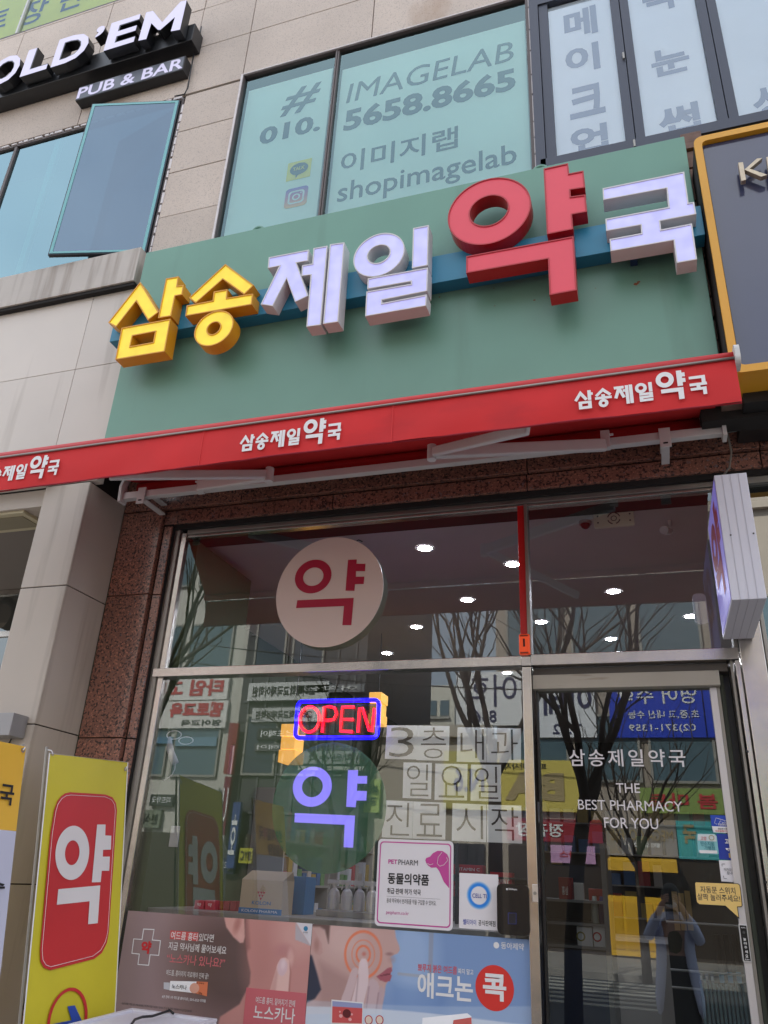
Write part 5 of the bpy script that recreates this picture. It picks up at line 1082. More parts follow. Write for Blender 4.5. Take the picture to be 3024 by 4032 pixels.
# door switch
zw = zm(2200, 3600, 2.0133); PW2 = YP(.02)
qa = poly(PW2, zw([(1423, 77), (1492, 80), (1532, 380), (1465, 378)])); us = sorted(p[0] for p in qa); vs = sorted(p[1] for p in qa)
U0, U1, V0, V1 = (us[0]+us[1])/2, (us[2]+us[3])/2, (vs[0]+vs[1])/2, (vs[2]+vs[3])/2
sw = thing('door_switch', 'slim black push switch with a white rim on the sliding door frame', 'switch', (U0, .02, V0))
MB().box(U0, U1, .02, .045, V0, V1).build('rim', M_wht, sw, bevel=.003); MB().box(U0+.004, U1-.004, .0185, .021, V0+.005, V1-.005).build('button', mat('gloss_black', (16, 16, 20)), sw)
PW3 = YP(.0175); wS = U1-U0; hS = V1-V0; cS = (U0+U1)/2
text('AUTO', PW3, (cS-.009, cS+.009, V1-hS*.11, V1-hS*.075), 0, M_white, sw, wt=.01); text('PUSH', PW3, (cS-.009, cS+.009, V0+hS*.05, V0+hS*.085), 0, M_white, sw, wt=.01)
for k, s in enumerate('눌러주세요'): text(s, PW3, (cS-.006, cS+.006, V1-hS*(.40+k*.11)-.006, V1-hS*(.40+k*.11)+.006), 0, M_white, sw, wt=.01)
MB().face(PW3, [ring(cS, V1-hS*.22, .006, n=14)], 0).build('pictogram', M_ink, sw)

# ================================================================== PROJECTING SIGN
js = thing('projecting_sign', 'white ribbed box sign projecting from the corner post beside the door', 'sign', (.47, -.1, 2.75))
jx0, jx1, jz0, jz1, jy0 = .388, .532, 2.756, 3.386, -.72
MB().box(jx0, jx1, jy0, -.08, jz0, jz1).build('box', mat('ribbed_white', (206, 204, 214), .4), js, bevel=.003)
for k in range(1, 4): MB().box(jx0+(jx1-jx0)*k/4-.001, jx0+(jx1-jx0)*k/4+.001, jy0-.002, jy0, jz0+.003, jz1-.003).build('rib', mat('rib_grey', (186, 184, 194), .5), js)
for k in range(1, 4): MB().box(jx0+(jx1-jx0)*k/4-.001, jx0+(jx1-jx0)*k/4+.001, jy0, -.09, jz0-.0015, jz0).build('rib', mat('rib_grey', (150, 150, 158)), js)
PJ = Plane((jx0-.002, 0, 0), (0, -1, 0), (-1, 0, 0))
MB().face(PJ, [[(.10, jz0+.015), (.705, jz0+.015), (.705, jz1-.015), (.10, jz1-.015)]], 0).build('lit_face', mat('lilac_sign_face', (170, 166, 214), .4, emit=.1, ecol=(140, 128, 255)), js)
PJ = Plane((jx0-.004, 0, 0), (0, -1, 0), (-1, 0, 0))
text('약', PJ, (.16, .66, jz0+.10, jz1-.07), 0, Mcr, js, wt=.05, flip=False)
for z_ in (3.07,): 
    for x_ in (jx0+.035, jx1-.012): MB().tube([(x_, jy0-.003, z_), (x_, jy0, z_)], .004, 8).build('screw', M_ink, js)

# ================================================================== BANNERS ON STANDS
LEAN = math.radians(9)
def banner(nm, label, a, b, z1_, z0_, paint):
    a, b = Vector(a), Vector(b); u = (b-a).normalized(); n0 = Vector((u.y, -u.x, 0)); wd = (b-a).length
    vv = (Vector((0, 0, 1))*math.cos(LEAN) - n0*math.sin(LEAN)); n = (n0*math.cos(LEAN) + Vector((0, 0, 1))*math.sin(LEAN))
    P = Plane(Vector((a.x, a.y, z1_)) - vv*z1_, u, n, v=vv)
    o = thing(nm, label, 'banner', ((a.x+b.x)/2, (a.y+b.y)/2, 0))
    for e in (0, wd): MB().tube([P.pt(e, 0, -.02), P.pt(e, z1_+.015, -.02)], .007, 8).build('pole', M_steeld, o)
    MB().tube([P.pt(0, .02, -.02), P.pt(0, .02, -.3)], .01).tube([P.pt(wd, .02, -.02), P.pt(wd, .02, -.3)], .01).build('foot', M_steeld, o)
    paint(P, wd, o)
    for e in (.02, wd-.02):
        MB().face(P, [ring(e, z1_-.02, .011, n=16), ring(e, z1_-.02, .006, n=16)], .004).build('grommet', M_steeld, o)
        MB().tube([P.pt(e, z1_-.02, .005), P.pt(e+(.01 if e > .1 else -.012), z1_-.006, .004), P.pt(e+(.02 if e > .1 else -.02), z1_, -.02)], .003, 6).build('tie', M_white, o)
    return o, P
def sheet(P, u0, u1, v0, v1, d, m, nm, o, amp=.004, rise=0.):
    B = MB(); n1, n2 = 10, 24
    for i in range(n1+1):
        for j in range(n2+1):
            u = u0+(u1-u0)*i/n1; v = v0+(v1-v0+rise*i/n1)*j/n2; B.v.append(tuple(P.pt(u, v, d+amp*math.sin(u*9+v*3)*.5)))
    for i in range(n1):
        for j in range(n2): k = i*(n2+1)+j; B.f.append((k, k+n2+1, k+n2+2, k+1))
    return B.build(nm, m, o, smooth=True)
zy = zm(0, 2800, 1.795)
M_yel = mat('yellow_vinyl', (206, 192, 44), .5, var=.03, vscale=5); M_redv = mat('red_vinyl', (196, 44, 46), .5, var=.04, vscale=4)
def paint_y(P, wd, o):
    sheet(P, 0, wd, .35, YZ1, 0, M_yel, 'banner_sheet', o, rise=RISE)
    MB().tube([P.pt(0, .35, .002), P.pt(0, YZ1, .002), P.pt(wd, YZ1+RISE, .002), P.pt(wd, .35, .002)], .003, 6).build('hem', M_white, o)
    red = [(400, 640), (425, 605), (455, 582), (490, 574), (740, 590), (790, 610), (815, 650), (822, 700), (765, 1560), (750, 1640), (715, 1710), (660, 1752), (350, 1832), (305, 1815), (280, 1770), (277, 1690), (350, 870), (378, 700)]
    MB().face(P, [poly(P, zy(red))], .005).build('print', M_redv, o)
    wl = [(402, 660), (428, 622), (460, 600), (492, 594), (738, 608), (782, 628), (803, 662), (808, 705), (755, 1560), (738, 1630), (705, 1690), (650, 1732), (352, 1808), (318, 1795), (296, 1760), (290, 1690), (362, 870), (388, 710)]
    wl2 = poly(P, zy(wl)); MB().tube([P.pt(*p, .0065) for p in wl2+[wl2[0]]], .0012, 4).build('print', M_white, o)
    B = MB(); B.face(P, [ell(P, zy, 382, 622, 812, 1195), ell(P, zy, 450, 553, 915, 1090)], .008)
    B.face(P, [poly(P, zy([(678, 803), (737, 803), (735, 880), (778, 882), (775, 980), (720, 982), (718, 1030), (768, 1030), (763, 1130), (710, 1130), (703, 1210), (640, 1212)]))], .008)
    B.face(P, [poly(P, zy([(403, 1260), (700, 1233), (682, 1500), (613, 1508), (624, 1345), (392, 1370)]))], .008).build('lettering', mat('vinyl_white', (222, 216, 212), .5), o)
    MB().face(P, [ell(P, zy, 325, 612, 1955, 2420), ell(P, zy, 345, 592, 1978, 2400)], .006).build('print', M_redv, o)
    MB().face(P, [poly(P, zy([(470, 2088), (522, 2080), (570, 2185), (560, 2260), (360, 2300), (350, 2215), (500, 2185)]))], .006).build('print', mat('royal_blue', (40, 76, 170), .5), o)
YZ1 = YP(-.92).uv(192, 2967)[1]
pA = YP(-.92).uv(192, 2967)[0]; xB, zB = YP(-.285).uv(504, 3002); RISE = zB-YZ1
banner('yellow_banner', 'tall yellow banner with a red panel and one big white letter', (pA, -.92, 0), (xB, -.285, 0), YZ1+RISE/2, .3, paint_y)
xR, YZ2 = YP(-1.22).uv(103, 2940)
def paint_o(P, wd, o):
    zz = P.uv(60, 3272)[1]
    sheet(P, 0, wd, zz, YZ2, 0, mat('orange_vinyl', (222, 172, 50), .5, var=.03), 'banner_sheet', o); sheet(P, 0, wd, .35, zz-.0005, 0, mat('white_vinyl2', (190, 190, 206), .5), 'banner_sheet', o)
    a_, b_ = P.uv(-6, 3130)[0], P.uv(51, 3130)[0]; k_ = b_-a_; va, vb_ = P.uv(30, 3172)[1], P.uv(30, 3090)[1]
    text('국', P, (a_, b_, va, vb_), .007, M_blk, o, wt=.02); text('약', P, (a_-k_*1.05, b_-k_*1.05, va, vb_), .007, MR, o, wt=.02)
    text('삼송제일', P, (a_-k_*5, b_-k_*2.1, va, vb_), .007, M_blk, o, wt=.02); text('친절상담', P, (a_-k_*5, b_-k_*2.1, va-.1, va-.02), .007, M_blk, o, wt=.02)
    text('수', P, (P.uv(-60, 3500)[0], P.uv(14, 3500)[0], P.uv(5, 3520)[1], P.uv(5, 3462)[1]), .007, M_blk, o, wt=.04)
banner('orange_banner', 'orange and white banner cut off by the left edge of the photograph', (xR-.05, -1.85, 0), (xR, -1.22, 0), YZ2, .3, paint_o)

# white lidded box at the bottom
wb = thing('white_box', 'white lidded plastic box with a cable on it in front of the mauve poster', 'box', (-2.3, -.7, 0))
bz = .905; c1_, c2_, c3_ = zplane(519, 3968, bz), zplane(856, 4011, bz), zplane(380, 4003, bz)
e1 = (c2_-c1_); e2 = Vector((c3_-c1_)).normalized()*.7
cs_ = [c1_, c2_, c2_+e2, c1_+e2]
def slab(cs, z0_, z1_): return MB().hexa([Vector((p.x, p.y, z1_)) for p in cs]+[Vector((p.x, p.y, z0_)) for p in cs])
Mwp = mat('white_plastic', (216, 214, 222), .35)
slab(cs_, bz-.10, bz-.012).build('lid', Mwp, wb, bevel=.006); cen = sum(cs_, Vector())/4
cs2 = [cen+(p-cen)*.9 for p in cs_]
B = MB()
for i in range(4):
    a, b, c, d = cs_[i], cs_[(i+1) % 4], cs2[(i+1) % 4], cs2[i]
    B.hexa([Vector((p.x, p.y, bz)) for p in (a, b, c, d)]+[Vector((p.x, p.y, bz-.0125)) for p in (a, b, c, d)])
B.build('rim', Mwp, wb, bevel=.002)
slab([cen+(p-cen)*.97 for p in cs_], .0, bz-.1).build('body', mat('white_plastic2', (196, 194, 200), .4), wb, bevel=.006)
MB().tube([zplane(*p, bz+.008) for p in ((500, 4060), (530, 4015), (560, 4004), (600, 4001), (640, 3988), (668, 3978), (682, 3990))], .006, 8).build('cable', M_black, None, smooth=True, **T('black cable lying across the white lidded box', 'cable'))

# ================================================================== LEFT NEIGHBOUR
lf = thing('neighbour_shopfront', 'dark glass shopfront recessed behind the grey column at the left', 'shopfront', (-4.6, .3, 0))
fz = 3.772
MB().box(-6.5, cx0-.003, -.46, -.30, fz, 3.9).build('fascia', M_taupe, lf)
MB().box(-6.5, cx0-.003, -.30, 1.9, fz+.004, 3.9).build('soffit', mat('soffit_grey', (120, 112, 106), .7), lf)
q0 = zplane(50, 2050, fz); MB().box(q0.x-.33, q0.x+.22, q0.y-.14, q0.y+.14, fz-.02, fz+.003).build('light_frame', mat('cream_frame', (190, 180, 150), .5), lf, bevel=.005)
MB().box(q0.x-.28, q0.x+.17, q0.y-.09, q0.y+.09, fz-.024, fz-.019).build('light_lens', mat('lens_dull', (130, 120, 96), .4), lf)
gy = 1.0
for y_ in (0,):
    B = MB().box(-6.5, cx0, gy, gy+.05, fz-.05, fz).box(-6.5, cx0, gy, gy+.05, 3.33, 3.38); B.build('frame', M_steel, lf)
MB().quad((-6.5, gy+.02, 0), (cx0, gy+.02, 0), (cx0, gy+.02, fz-.05), (-6.5, gy+.02, fz-.05)).build('glass_pane', glass('dark_glass', (110, 108, 104), .12), lf)
MB().box(-6.5, cx0, 3.2, 3.3, 0, 3.8).build('back_wall', mat('dark_room', (50, 46, 44), .8), lf)
MB().box(cx0, -3.78, -.1, 3.3, 0, 3.9).build('side_wall', M_taupe, lf)
text('지', YP(gy), bx(YP(gy), (86, 2210), (112, 2205), (98, 2188), (98, 2226)), .003, M_white, lf)
u, v = YP(gy+.3).uv(12, 2293); MB().tube([(u, gy+.3, v), (u, gy+.36, v+.02)], .07, 16).build('spotlight', mat('warm_spot', (255, 226, 180), .4, emit=1.4, ecol=(255, 214, 160)), lf)
u, v = YP(gy+.2).uv(0, 2430); MB().tube([(u+.16*math.cos(t), gy+.2, v+.16*math.sin(t)) for t in np.linspace(-1.4, 2.2, 14)], .035, 10).build('curved_sign', mat('charcoal', (50, 50, 54), .4), lf, smooth=True)
bb = MB().box(-6.0, X(200, 1776, -.62)-.005, -.62, -.50, 3.93, 4.10).build('box_sign', M_black, None, bevel=.004, **T('black box sign on the grey wall hidden behind the left end of the awning', 'sign'))
MB().box(-5.9, X(200, 1776, -.62)-.05, -.622, -.6195, 3.95, 4.08).build('sign_face', mat('night_blue', (24, 28, 60), .3), bb)
PWL = YP(-.63); l_, z0_ = PWL.uv(34, 2895); _, z1_ = PWL.uv(34, 2806)
MB().box(l_-.35, l_, -.63, -.505, z0_, z1_).build('wall_lamp', mat('lamp_grey', (150, 148, 150), .35, .4), None, bevel=.003, **T('grey metal box lamp on the taupe column at the left edge', 'wall lamp'))
MB().tube([at(40, 2898, -.52), at(44, 2910, -.51), at(36, 2925, -.505), at(30, 2950, -.505)], .004, 6).build('cable', M_black, None, **T('short black wire under the grey metal box lamp', 'cable'))

# ================================================================== ACROSS THE STREET (seen in the glass)
D0 = 20.0; RO = RP(D0)
def rx(px, py, D=D0): return RP(D).uv(px, py)
def facade(nm, label, x0, x1, h, D, rgb, wrgb=(90, 110, 120), fl=3.4, wx=2.0, z0_=3.6, dep=8, shop=(70, 60, 52)):
    o = thing(nm, label, 'building', ((x0+x1)/2, -D-dep/2, 0))
    MB().box(x0, x1, -D-dep, -D, 0, h).build('wall', mat('facade_%d_%d_%d' % rgb, rgb, .7, var=.08, vscale=.6), o)
    fm = mat('far_window_%d' % wrgb[0], wrgb, .15, coat=.6); me = None; z = z0_+.8
    while z+1.9 < h:
        x = x0+.4
        while x+wx < x1:
            if me is None:
                me = bpy.data.meshes.new('window'); B = MB().box(0, wx-.35, 0, .06, 0, 1.8); me.from_pydata(B.v, [], B.f); me.materials.append(fm)
                mf = bpy.data.meshes.new('window_frame'); B = frame(MB(), -.06, wx-.29, -.06, 1.86, .07, -.01, .09); mf.from_pydata(B.v, [], B.f); mf.materials.append(mat('far_frame', (150, 146, 140), .5))
            for nme, mm in (('window', me), ('window_frame', mf)):
                wv = bpy.data.objects.new(nme, mm); COL.objects.link(wv); wv.location = (x, -D, z); wv.parent = o; wv.matrix_parent_inverse = Matrix.Translation(-o.location)
            x += wx
        z += fl
    MB().box(x0+.3, x1-.3, -D, -D+.08, .1, 2.6).build('shop_window', mat('shop_dark_%d' % shop[0], shop, .2, coat=.5), o)
    MB().box(x0, x1, -D-.02, -D+.2, h, h+.35).build('parapet', mat('facade_%d_%d_%d' % rgb, rgb), o)
    return o
b1 = facade('office_building', 'pale commercial building across the street reflected at the far left', -26, -13.2, 13.5, 20, (196, 190, 182))
b2 = facade('office_building', 'dark grey commercial building across the street beside the pale one', -13.0, -8.6, 12.5, 19.4, (74, 72, 76), (60, 70, 84), wx=1.4)
b3 = facade('office_building', 'low beige commercial building across the street opposite the window', -8.5, -4.6, 5.6, 20, (184, 172, 158), shop=(60, 60, 66))
b4 = facade('office_building', 'tan commercial building across the street with the blue academy signs', -4.5, 6.5, 12.4, 20, (164, 150, 138), shop=(64, 54, 46))
b5 = facade('office_building', 'pale commercial building across the street opposite the corner post', 6.8, 22, 12, 20.5, (190, 182, 172))
for k, (a, b, c, d, D) in enumerate(((1490, 1650, 2830, 3050, 90), (1400, 1500, 2850, 3050, 110), (1660, 1790, 2700, 3050, 80))):
    u0, v1 = rx(a, c, D); u1, _ = rx(b, c, D)
    o = thing('apartment_tower', ['pale apartment tower with balconies far behind the low beige building', 'more distant apartment tower left of the pale one', 'taller apartment tower right of the pale one'][k], 'building', ((u0+u1)/2, -D, 0))
    MB().box(u0, u1, -D-12, -D, 0, v1).build('wall', mat('tower_cream', (206, 200, 188), .7), o)
    B = MB(); z = 3
    while z < v1-2: B.box(u0+.5, u1-.5, -D, -D+.3, z, z+.25); z += 2.9
    B.build('balcony_edges', mat('tower_band', (160, 156, 150), .7), o, kind='stuff'); nn = max(2, int((u1-u0)/4))
    B = MB()
    for i in range(nn):
        z = 3.4
        while z < v1-3: B.box(u0+.8+i*(u1-u0-1)/nn, u0+.8+(i+.7)*(u1-u0-1)/nn, -D, -D+.1, z, z+1.6); z += 2.9
    B.build('window_rows', mat('far_window_90', (90, 110, 120)), o, kind='stuff')
def osign(nm, label, a, b, c, d, rgb, texts=(), D=D0, th=.15, cat='sign', frame_=None):
    u0, _ = rx(a, (c+d)/2, D); u1, _ = rx(b, (c+d)/2, D); _, z1_ = rx((a+b)/2, c, D); _, z0_ = rx((a+b)/2, d, D); u0, u1 = min(u0, u1), max(u0, u1)
    o = thing(nm, label, cat, ((u0+u1)/2, -D, z0_)); P = Plane((0, -D+th, 0), (1, 0, 0), (0, 1, 0))
    MB().box(u0, u1, -D+.01, -D+th, z0_, z1_).build('board', mat('far_sign_%d_%d_%d' % rgb, rgb, .6), o)
    for s, x0, x1, y0, y1, m, wt in texts:
        text(s, P, (u0+(u1-u0)*x0, u0+(u1-u0)*x1, z0_+(z1_-z0_)*y0, z0_+(z1_-z0_)*y1), .02, m, o, wt=wt, flip=True)
    return o, (u0, u1, z0_, z1_)
Mn = mat('navy_ink', (30, 34, 80), .6); MG = mat('gold_letter', (170, 150, 110), .5)
osign('academy_sign', 'white banner sign with big red letters, upper of two, far left reflection', 570, 905, 2668, 2760, (226, 220, 216), [('타임 고대', .1, .95, .15, .85, MR, .04)])
osign('academy_sign', 'white banner sign with red letters and small black text, lower of two', 560, 900, 2765, 2870, (222, 216, 212), [('멤토교육', .35, .95, .4, .95, MR, .05), ('영어교육', .5, .95, .08, .3, M_blk, .02)])
osign('language_school_banner', 'white language school banner, upper of two on the dark building', 985, 1300, 2690, 2760, (206, 204, 204), [('고려대학교국제어학원', .06, .84, .2, .8, M_blk, .02)], D=19.4)
osign('language_school_banner', 'white language school banner, lower of two on the dark building', 1000, 1280, 2790, 2845, (190, 188, 188), [('고려대학교국제어학원', .06, .84, .2, .8, M_blk, .02)], D=19.4)
osign('hair_salon_sign', 'dark sign with white letters of the hair salon on the dark building', 1020, 1180, 2870, 2915, (46, 46, 52), [('로드헤어', .1, .9, .2, .8, M_white, .02)], D=19.4)
osign('clinic_sign', 'large white sign with outlined navy letters on the tan building', 1800, 2065, 2650, 2860, (226, 224, 226), [('어학', .1, .9, .35, .95, Mn, .0), ('8362', .15, .6, .06, .28, Mn, .01)])
osign('clinic_sign', 'white sign with dark round letters left of the blue academy sign', 2120, 2345, 2690, 2905, (222, 222, 228), [('이데', .1, .95, .4, .95, Mn, .02), ('T.02', .25, .75, .06, .24, Mn, .01)])
osign('academy_sign', 'bright blue academy sign with white letters and telephone number', 2400, 2770, 2695, 2905, (24, 60, 190), [('영어 수학', .1, .95, .62, .94, M_white, .01), ('초,중,고 내신 수능', .2, .95, .34, .5, M_white, .012), ('02)371-1359', .2, .9, .08, .24, M_white, .01)])
osign('academy_sign', 'narrow blue sign at the right end of the blue academy sign', 2775, 2950, 2690, 2905, (24, 60, 190), [('영어', .2, .8, .5, .9, M_white, .02)])
osign('yellow_sign', 'big yellow sign with dark letters on the first floor across the street', 1960, 2290, 2995, 3195, (212, 192, 96), [('BA', .1, .8, .2, .75, MG, .05), ('피부 마사지', .1, .6, .8, .94, M_blk, .01)])
osign('poster_window', 'yellow poster window left of the big yellow sign', 1750, 1950, 2960, 3190, (196, 184, 110), [('N.6', .2, .8, .3, .7, Mn, .02)], cat='window sign')
osign('green_sign', 'lime green strip sign with red letters across the street', 2520, 2860, 3105, 3205, (136, 156, 84), [('봄 마트', .1, .9, .2, .8, MR, .02)])
osign('green_sign', 'pale lime sign with grey text between trees on the low building', 1400, 1500, 3070, 3200, (176, 190, 110), [('바른수학', .1, .9, .55, .85, M_ink, .01), ('공부방', .1, .9, .2, .45, M_ink, .01)])
osign('ginseng_shop_sign', 'crimson shop sign with white letters above the pink banner', 2000, 2372, 3225, 3315, (150, 30, 46), [('정관장', .1, .6, .2, .8, M_white, .02)])
osign('pink_banner', 'pink and violet street banner under the crimson shop sign', 2170, 2345, 3330, 3400, (196, 150, 190), [('박카스', .2, .8, .3, .7, MR, .02)], cat='banner')
osign('coffee_shop_sign', 'grey coffee shop sign with raised gold letters across the street', 2390, 2665, 3245, 3372, (142, 136, 132), [('MEGA COFFEE', .06, .95, .48, .82, MG, .03), ('BIG SIZE 2 SHOT', .15, .75, .28, .4, M_paper, .01)])
u0, z1_ = rx(2398, 3372); u1, z0_ = rx(2668, 3440)
ya = thing('yellow_awning', 'mustard yellow awning over the coffee shop across the street', 'awning', ((u0+u1)/2, -D0, z0_))
MB().quad((u0, -D0+.02, z1_), (u1, -D0+.02, z1_), (u1, -D0+.8, z0_+.25), (u0, -D0+.8, z0_+.25)).build('canopy', mat('mustard', (222, 172, 44), .7), ya); MB().quad((u0, -D0+.8, z0_+.25), (u1, -D0+.8, z0_+.25), (u1, -D0+.8, z0_), (u0, -D0+.8, z0_)).build('valance', _M['mustard'], ya)
u0, _ = rx(2400, 3600); u1, _ = rx(2640, 3600)
yf = thing('yellow_shop_counter', 'yellow panelled serving front of the coffee shop across the street', 'shop counter', ((u0+u1)/2, -D0+.3, 0))
MB().box(u0, u1, -D0+.1, -D0+.25, .05, 1.45).build('front', mat('shop_yellow', (226, 176, 40), .5), yf)
for k in range(4):
    a = u0+(u1-u0)*(k+.1)/4; b = u0+(u1-u0)*(k+.9)/4; MB().box(a, b, -D0+.25, -D0+.27, .2, 1.3).build('panel', mat('shop_yellow2', (206, 156, 32), .5), yf)
    MB().box(a, b, -D0+.1, -D0+.14, 1.5, 2.3).build('pane', mat('dark_pane', (44, 42, 46), .2), yf)
osign('teal_shop_sign', 'turquoise shop sign with a pale letter right of the coffee shop', 2668, 2860, 3235, 3385, (70, 168, 172), [('국', .12, .4, .4, .9, MG, .04)])
osign('teal_shop_sign', 'turquoise wall panel further right across the street', 2960, 3120, 3190, 3450, (90, 180, 184), [])
osign('yellow_sign', 'yellow green sign far right across the street', 2960, 3060, 3050, 3180, (190, 206, 90), [('마트', .2, .8, .3, .7, MR, .02)])
osign('red_sign', 'dark red vertical sign between the pale and dark buildings', 900, 935, 2850, 3050, (140, 40, 46), [], D=19.2)

for k, (a, b, c, d, rgb, tx, tc_, D_) in enumerate(((600, 690, 3130, 3175, (60, 62, 60), '마트약국', M_white, 20), (570, 640, 3190, 3260, (120, 124, 110), '분식', M_blk, 20), (880, 905, 3060, 3290, (120, 36, 60), 'U', M_white, 19.2), (912, 942, 3160, 3420, (50, 70, 130), '호', M_white, 19.2),
        (845, 880, 3330, 3370, (40, 40, 44), '여드름', M_white, 20), (880, 930, 3380, 3440, (30, 34, 70), '제약', M_white, 19.3), (950, 1000, 3340, 3400, (180, 176, 60), 'BYC', M_ink, 19.3), (1010, 1120, 2930, 2960, (90, 88, 92), '헤어', M_white, 19.4), (1200, 1420, 2960, 3010, (150, 150, 150), '학원 수학', M_ink, 19.4), (1180, 1440, 2700, 2730, (120, 120, 124), '어학원', M_white, 19.4), (1180, 1440, 3020, 3035, (176, 172, 166), '', None, 19.4), (700, 860, 2905, 2940, (110, 140, 160), '', None, 20), (580, 690, 2905, 2930, (80, 120, 150), '', None, 20))):
    osign('street_sign', ['small dark shop sign near the ground, far left reflection', 'grey snack shop sign at the far left', 'tall narrow maroon sign between pale and dark buildings', 'tall narrow blue sign low between the buildings', 'small black sign low beside the yellow banner', 'navy sign low on the dark building', 'olive shop sign low on the dark building', 'grey hair salon sign under the white lettered one', 'pale school sign across the dark building', 'grey strip sign high on the dark building', 'pale strip across the dark building', 'blue grey strip under the red lettered banners', 'short blue strip at the far left'][k], a, b, c, d, rgb, [(tx, .1, .9, .2, .8, tc_, .01)] if tx else [], D=D_)
B = MB()
for z_ in np.arange(3.2, 12, 1.15): B.box(-12.9, -8.7, -19.4, -19.36, z_, z_+.07)
for x_ in np.arange(-12.7, -8.7, .62): B.box(x_, x_+.05, -19.4, -19.35, 3.2, 12.3)
B.build('cladding_ribs', mat('rib_dark', (96, 94, 98), .5), b2, kind='stuff')
for k, (p, q) in enumerate((((-14, -17, 7.5), (8, -17, 6.6)), ((-14, -17.4, 8.2), (8, -17.4, 7.4)))):
    MB().tube([Vector(p).lerp(Vector(q), t)-Vector((0, 0, .7*4*t*(1-t))) for t in np.linspace(0, 1, 16)], .02, 5).build('overhead_cable', M_black, None, **T(['lower', 'upper'][k]+' overhead cable sagging along the far side of the street', 'cable'))
# bare trees
def tree(label, x, y, h, seed, lean=0.):
    rnd = random.Random(seed); o = thing('bare_tree', label, 'tree', (x, y, 0))
    bark = mat('dark_bark', (62, 52, 46), .9, var=.2); T_ = MB(); B = MB()
    def grow(p, d, L, r, lev, mb):
        n = 4; pts = [p]; q = p.copy(); dd = d.copy()
        for i in range(n):
            dd = (dd+Vector((rnd.uniform(-.16, .16), rnd.uniform(-.16, .16), .05))).normalized(); q = q+dd*(L/n); pts.append(q.copy())
        mb.tube(pts, r, 5 if lev > 1 else 8, r2=r*.55, cap=False)
        if lev >= 5: return
        kids = 3 if lev < 4 else 2
        for k in range(kids+(1 if lev == 1 else 0)):
            t = rnd.uniform(.4, 1.) if k else 1.; b = pts[min(n, int(t*n))]; ax = Vector((rnd.uniform(-1, 1), rnd.uniform(-1, 1), rnd.uniform(-.1, .5)))
            nd = (dd*rnd.uniform(.8, 1.2)+ax.normalized()*rnd.uniform(.5, .8)).normalized(); grow(b, nd, L*rnd.uniform(.6, .8), r*(.52 if k else .56), lev+1, B)
    base = Vector((x, y, 0)); pts = [base+Vector((lean*t*t, 0, h*.36*t)) for t in (0, .33, .66, 1)]
    T_.tube(pts, h*.016, 10, r2=h*.012); tip = pts[-1]
    for k in range(4):
        a = k*1.6+rnd.random(); grow(tip-Vector((0, 0, .1*k)), Vector((math.cos(a)*.5, math.sin(a)*.5, .9)).normalized(), h*.26, h*.0085, 2, B)
    T_.build('trunk', bark, o, smooth=True); B.build('crown', bark, o, smooth=True)
xt, _ = rx(2225, 3350, 7); tree('large bare street tree reflected in the left half of the door', xt, -7, 7.5, 3, .3)
xt, _ = rx(2525, 3600, 13); tree('slender bare tree in front of the coffee shop across the street', xt, -13.5, 6.0, 11)
xt, _ = rx(1950, 3300, 10); tree('bare street tree reflected right of the paper notices', xt, -10, 9, 21)
xt, _ = rx(430, 3300, 8); tree('bare street tree reflected at the left end of the window', xt, -8, 9, 5)
xt, _ = rx(1330, 3300, 15.6); tree('bare street tree across the road behind the round green sticker', xt, -15.6, 7.5, 8)
# cars? none in view. net by the road
# ================================================================== PHOTOGRAPHER
def skin(name, joints, edges, m, parent, sub=2, root=0):
    me = bpy.data.meshes.new(name); me.from_pydata([j[:3] for j in joints], edges, []); o = bpy.data.objects.new(name, me)
    s = o.modifiers.new('s', 'SKIN'); s.use_smooth_shade = True; sv = me.skin_vertices[0].data
    for i, j in enumerate(joints): sv[i].radius = (j[3], j[4] if len(j) > 4 else j[3]); sv[i].use_root = i == root
    u = o.modifiers.new('u', 'SUBSURF'); u.levels = u.render_levels = sub
    m2 = bake_mesh(o); m2.name = name
    m2.materials.clear(); m2.materials.append(m); m2.shade_smooth(); return link(name, m2, None, parent)
pz_ = thing('person', 'person in a long grey blue blazer and mask photographing the shop, reflected in the door', 'person', (.03, -4.72, 0))
Msk = mat('skin_tone', (206, 160, 138), .6); Mcl = mat('grey_blue_cloth', (200, 204, 234), .8, var=.05); Mdk = mat('dark_cloth', (40, 36, 40), .85); Mhr = mat('black_hair', (24, 20, 20), .5)
px_, py_ = .02, -4.70
J = [(px_, py_, .92, .12, .10), (px_, py_, 1.12, .105, .085), (px_, py_, 1.28, .14, .09), (px_, py_+.01, 1.35, .055, .05), (px_, py_+.03, 1.43, .06, .07), (px_, py_+.03, 1.52, .072, .085), (px_, py_+.02, 1.59, .05, .06),
     (px_-.16, py_, 1.31, .05), (px_-.25, py_+.08, 1.15, .04), (px_-.085, py_+.24, 1.46, .028), (px_-.06, py_+.265, 1.50, .026, .016),
     (px_+.16, py_, 1.31, .05), (px_+.24, py_+.08, 1.13, .04), (px_+.085, py_+.24, 1.45, .028), (px_+.05, py_+.265, 1.50, .026, .016),
     (px_-.09, py_, .86, .09), (px_-.09, py_, .47, .058), (px_-.09, py_-.01, .08, .04), (px_-.09, py_+.12, .03, .035), (px_+.09, py_, .86, .09), (px_+.09, py_, .47, .058), (px_+.09, py_-.01, .08, .04), (px_+.09, py_+.12, .03, .035)]
E_ = [(0, 1), (1, 2), (2, 3), (3, 4), (4, 5), (5, 6), (2, 7), (7, 8), (8, 9), (9, 10), (2, 11), (11, 12), (12, 13), (13, 14), (0, 15), (15, 16), (16, 17), (17, 18), (0, 19), (19, 20), (20, 21), (21, 22)]
skin('body', J, E_, Msk, pz_)
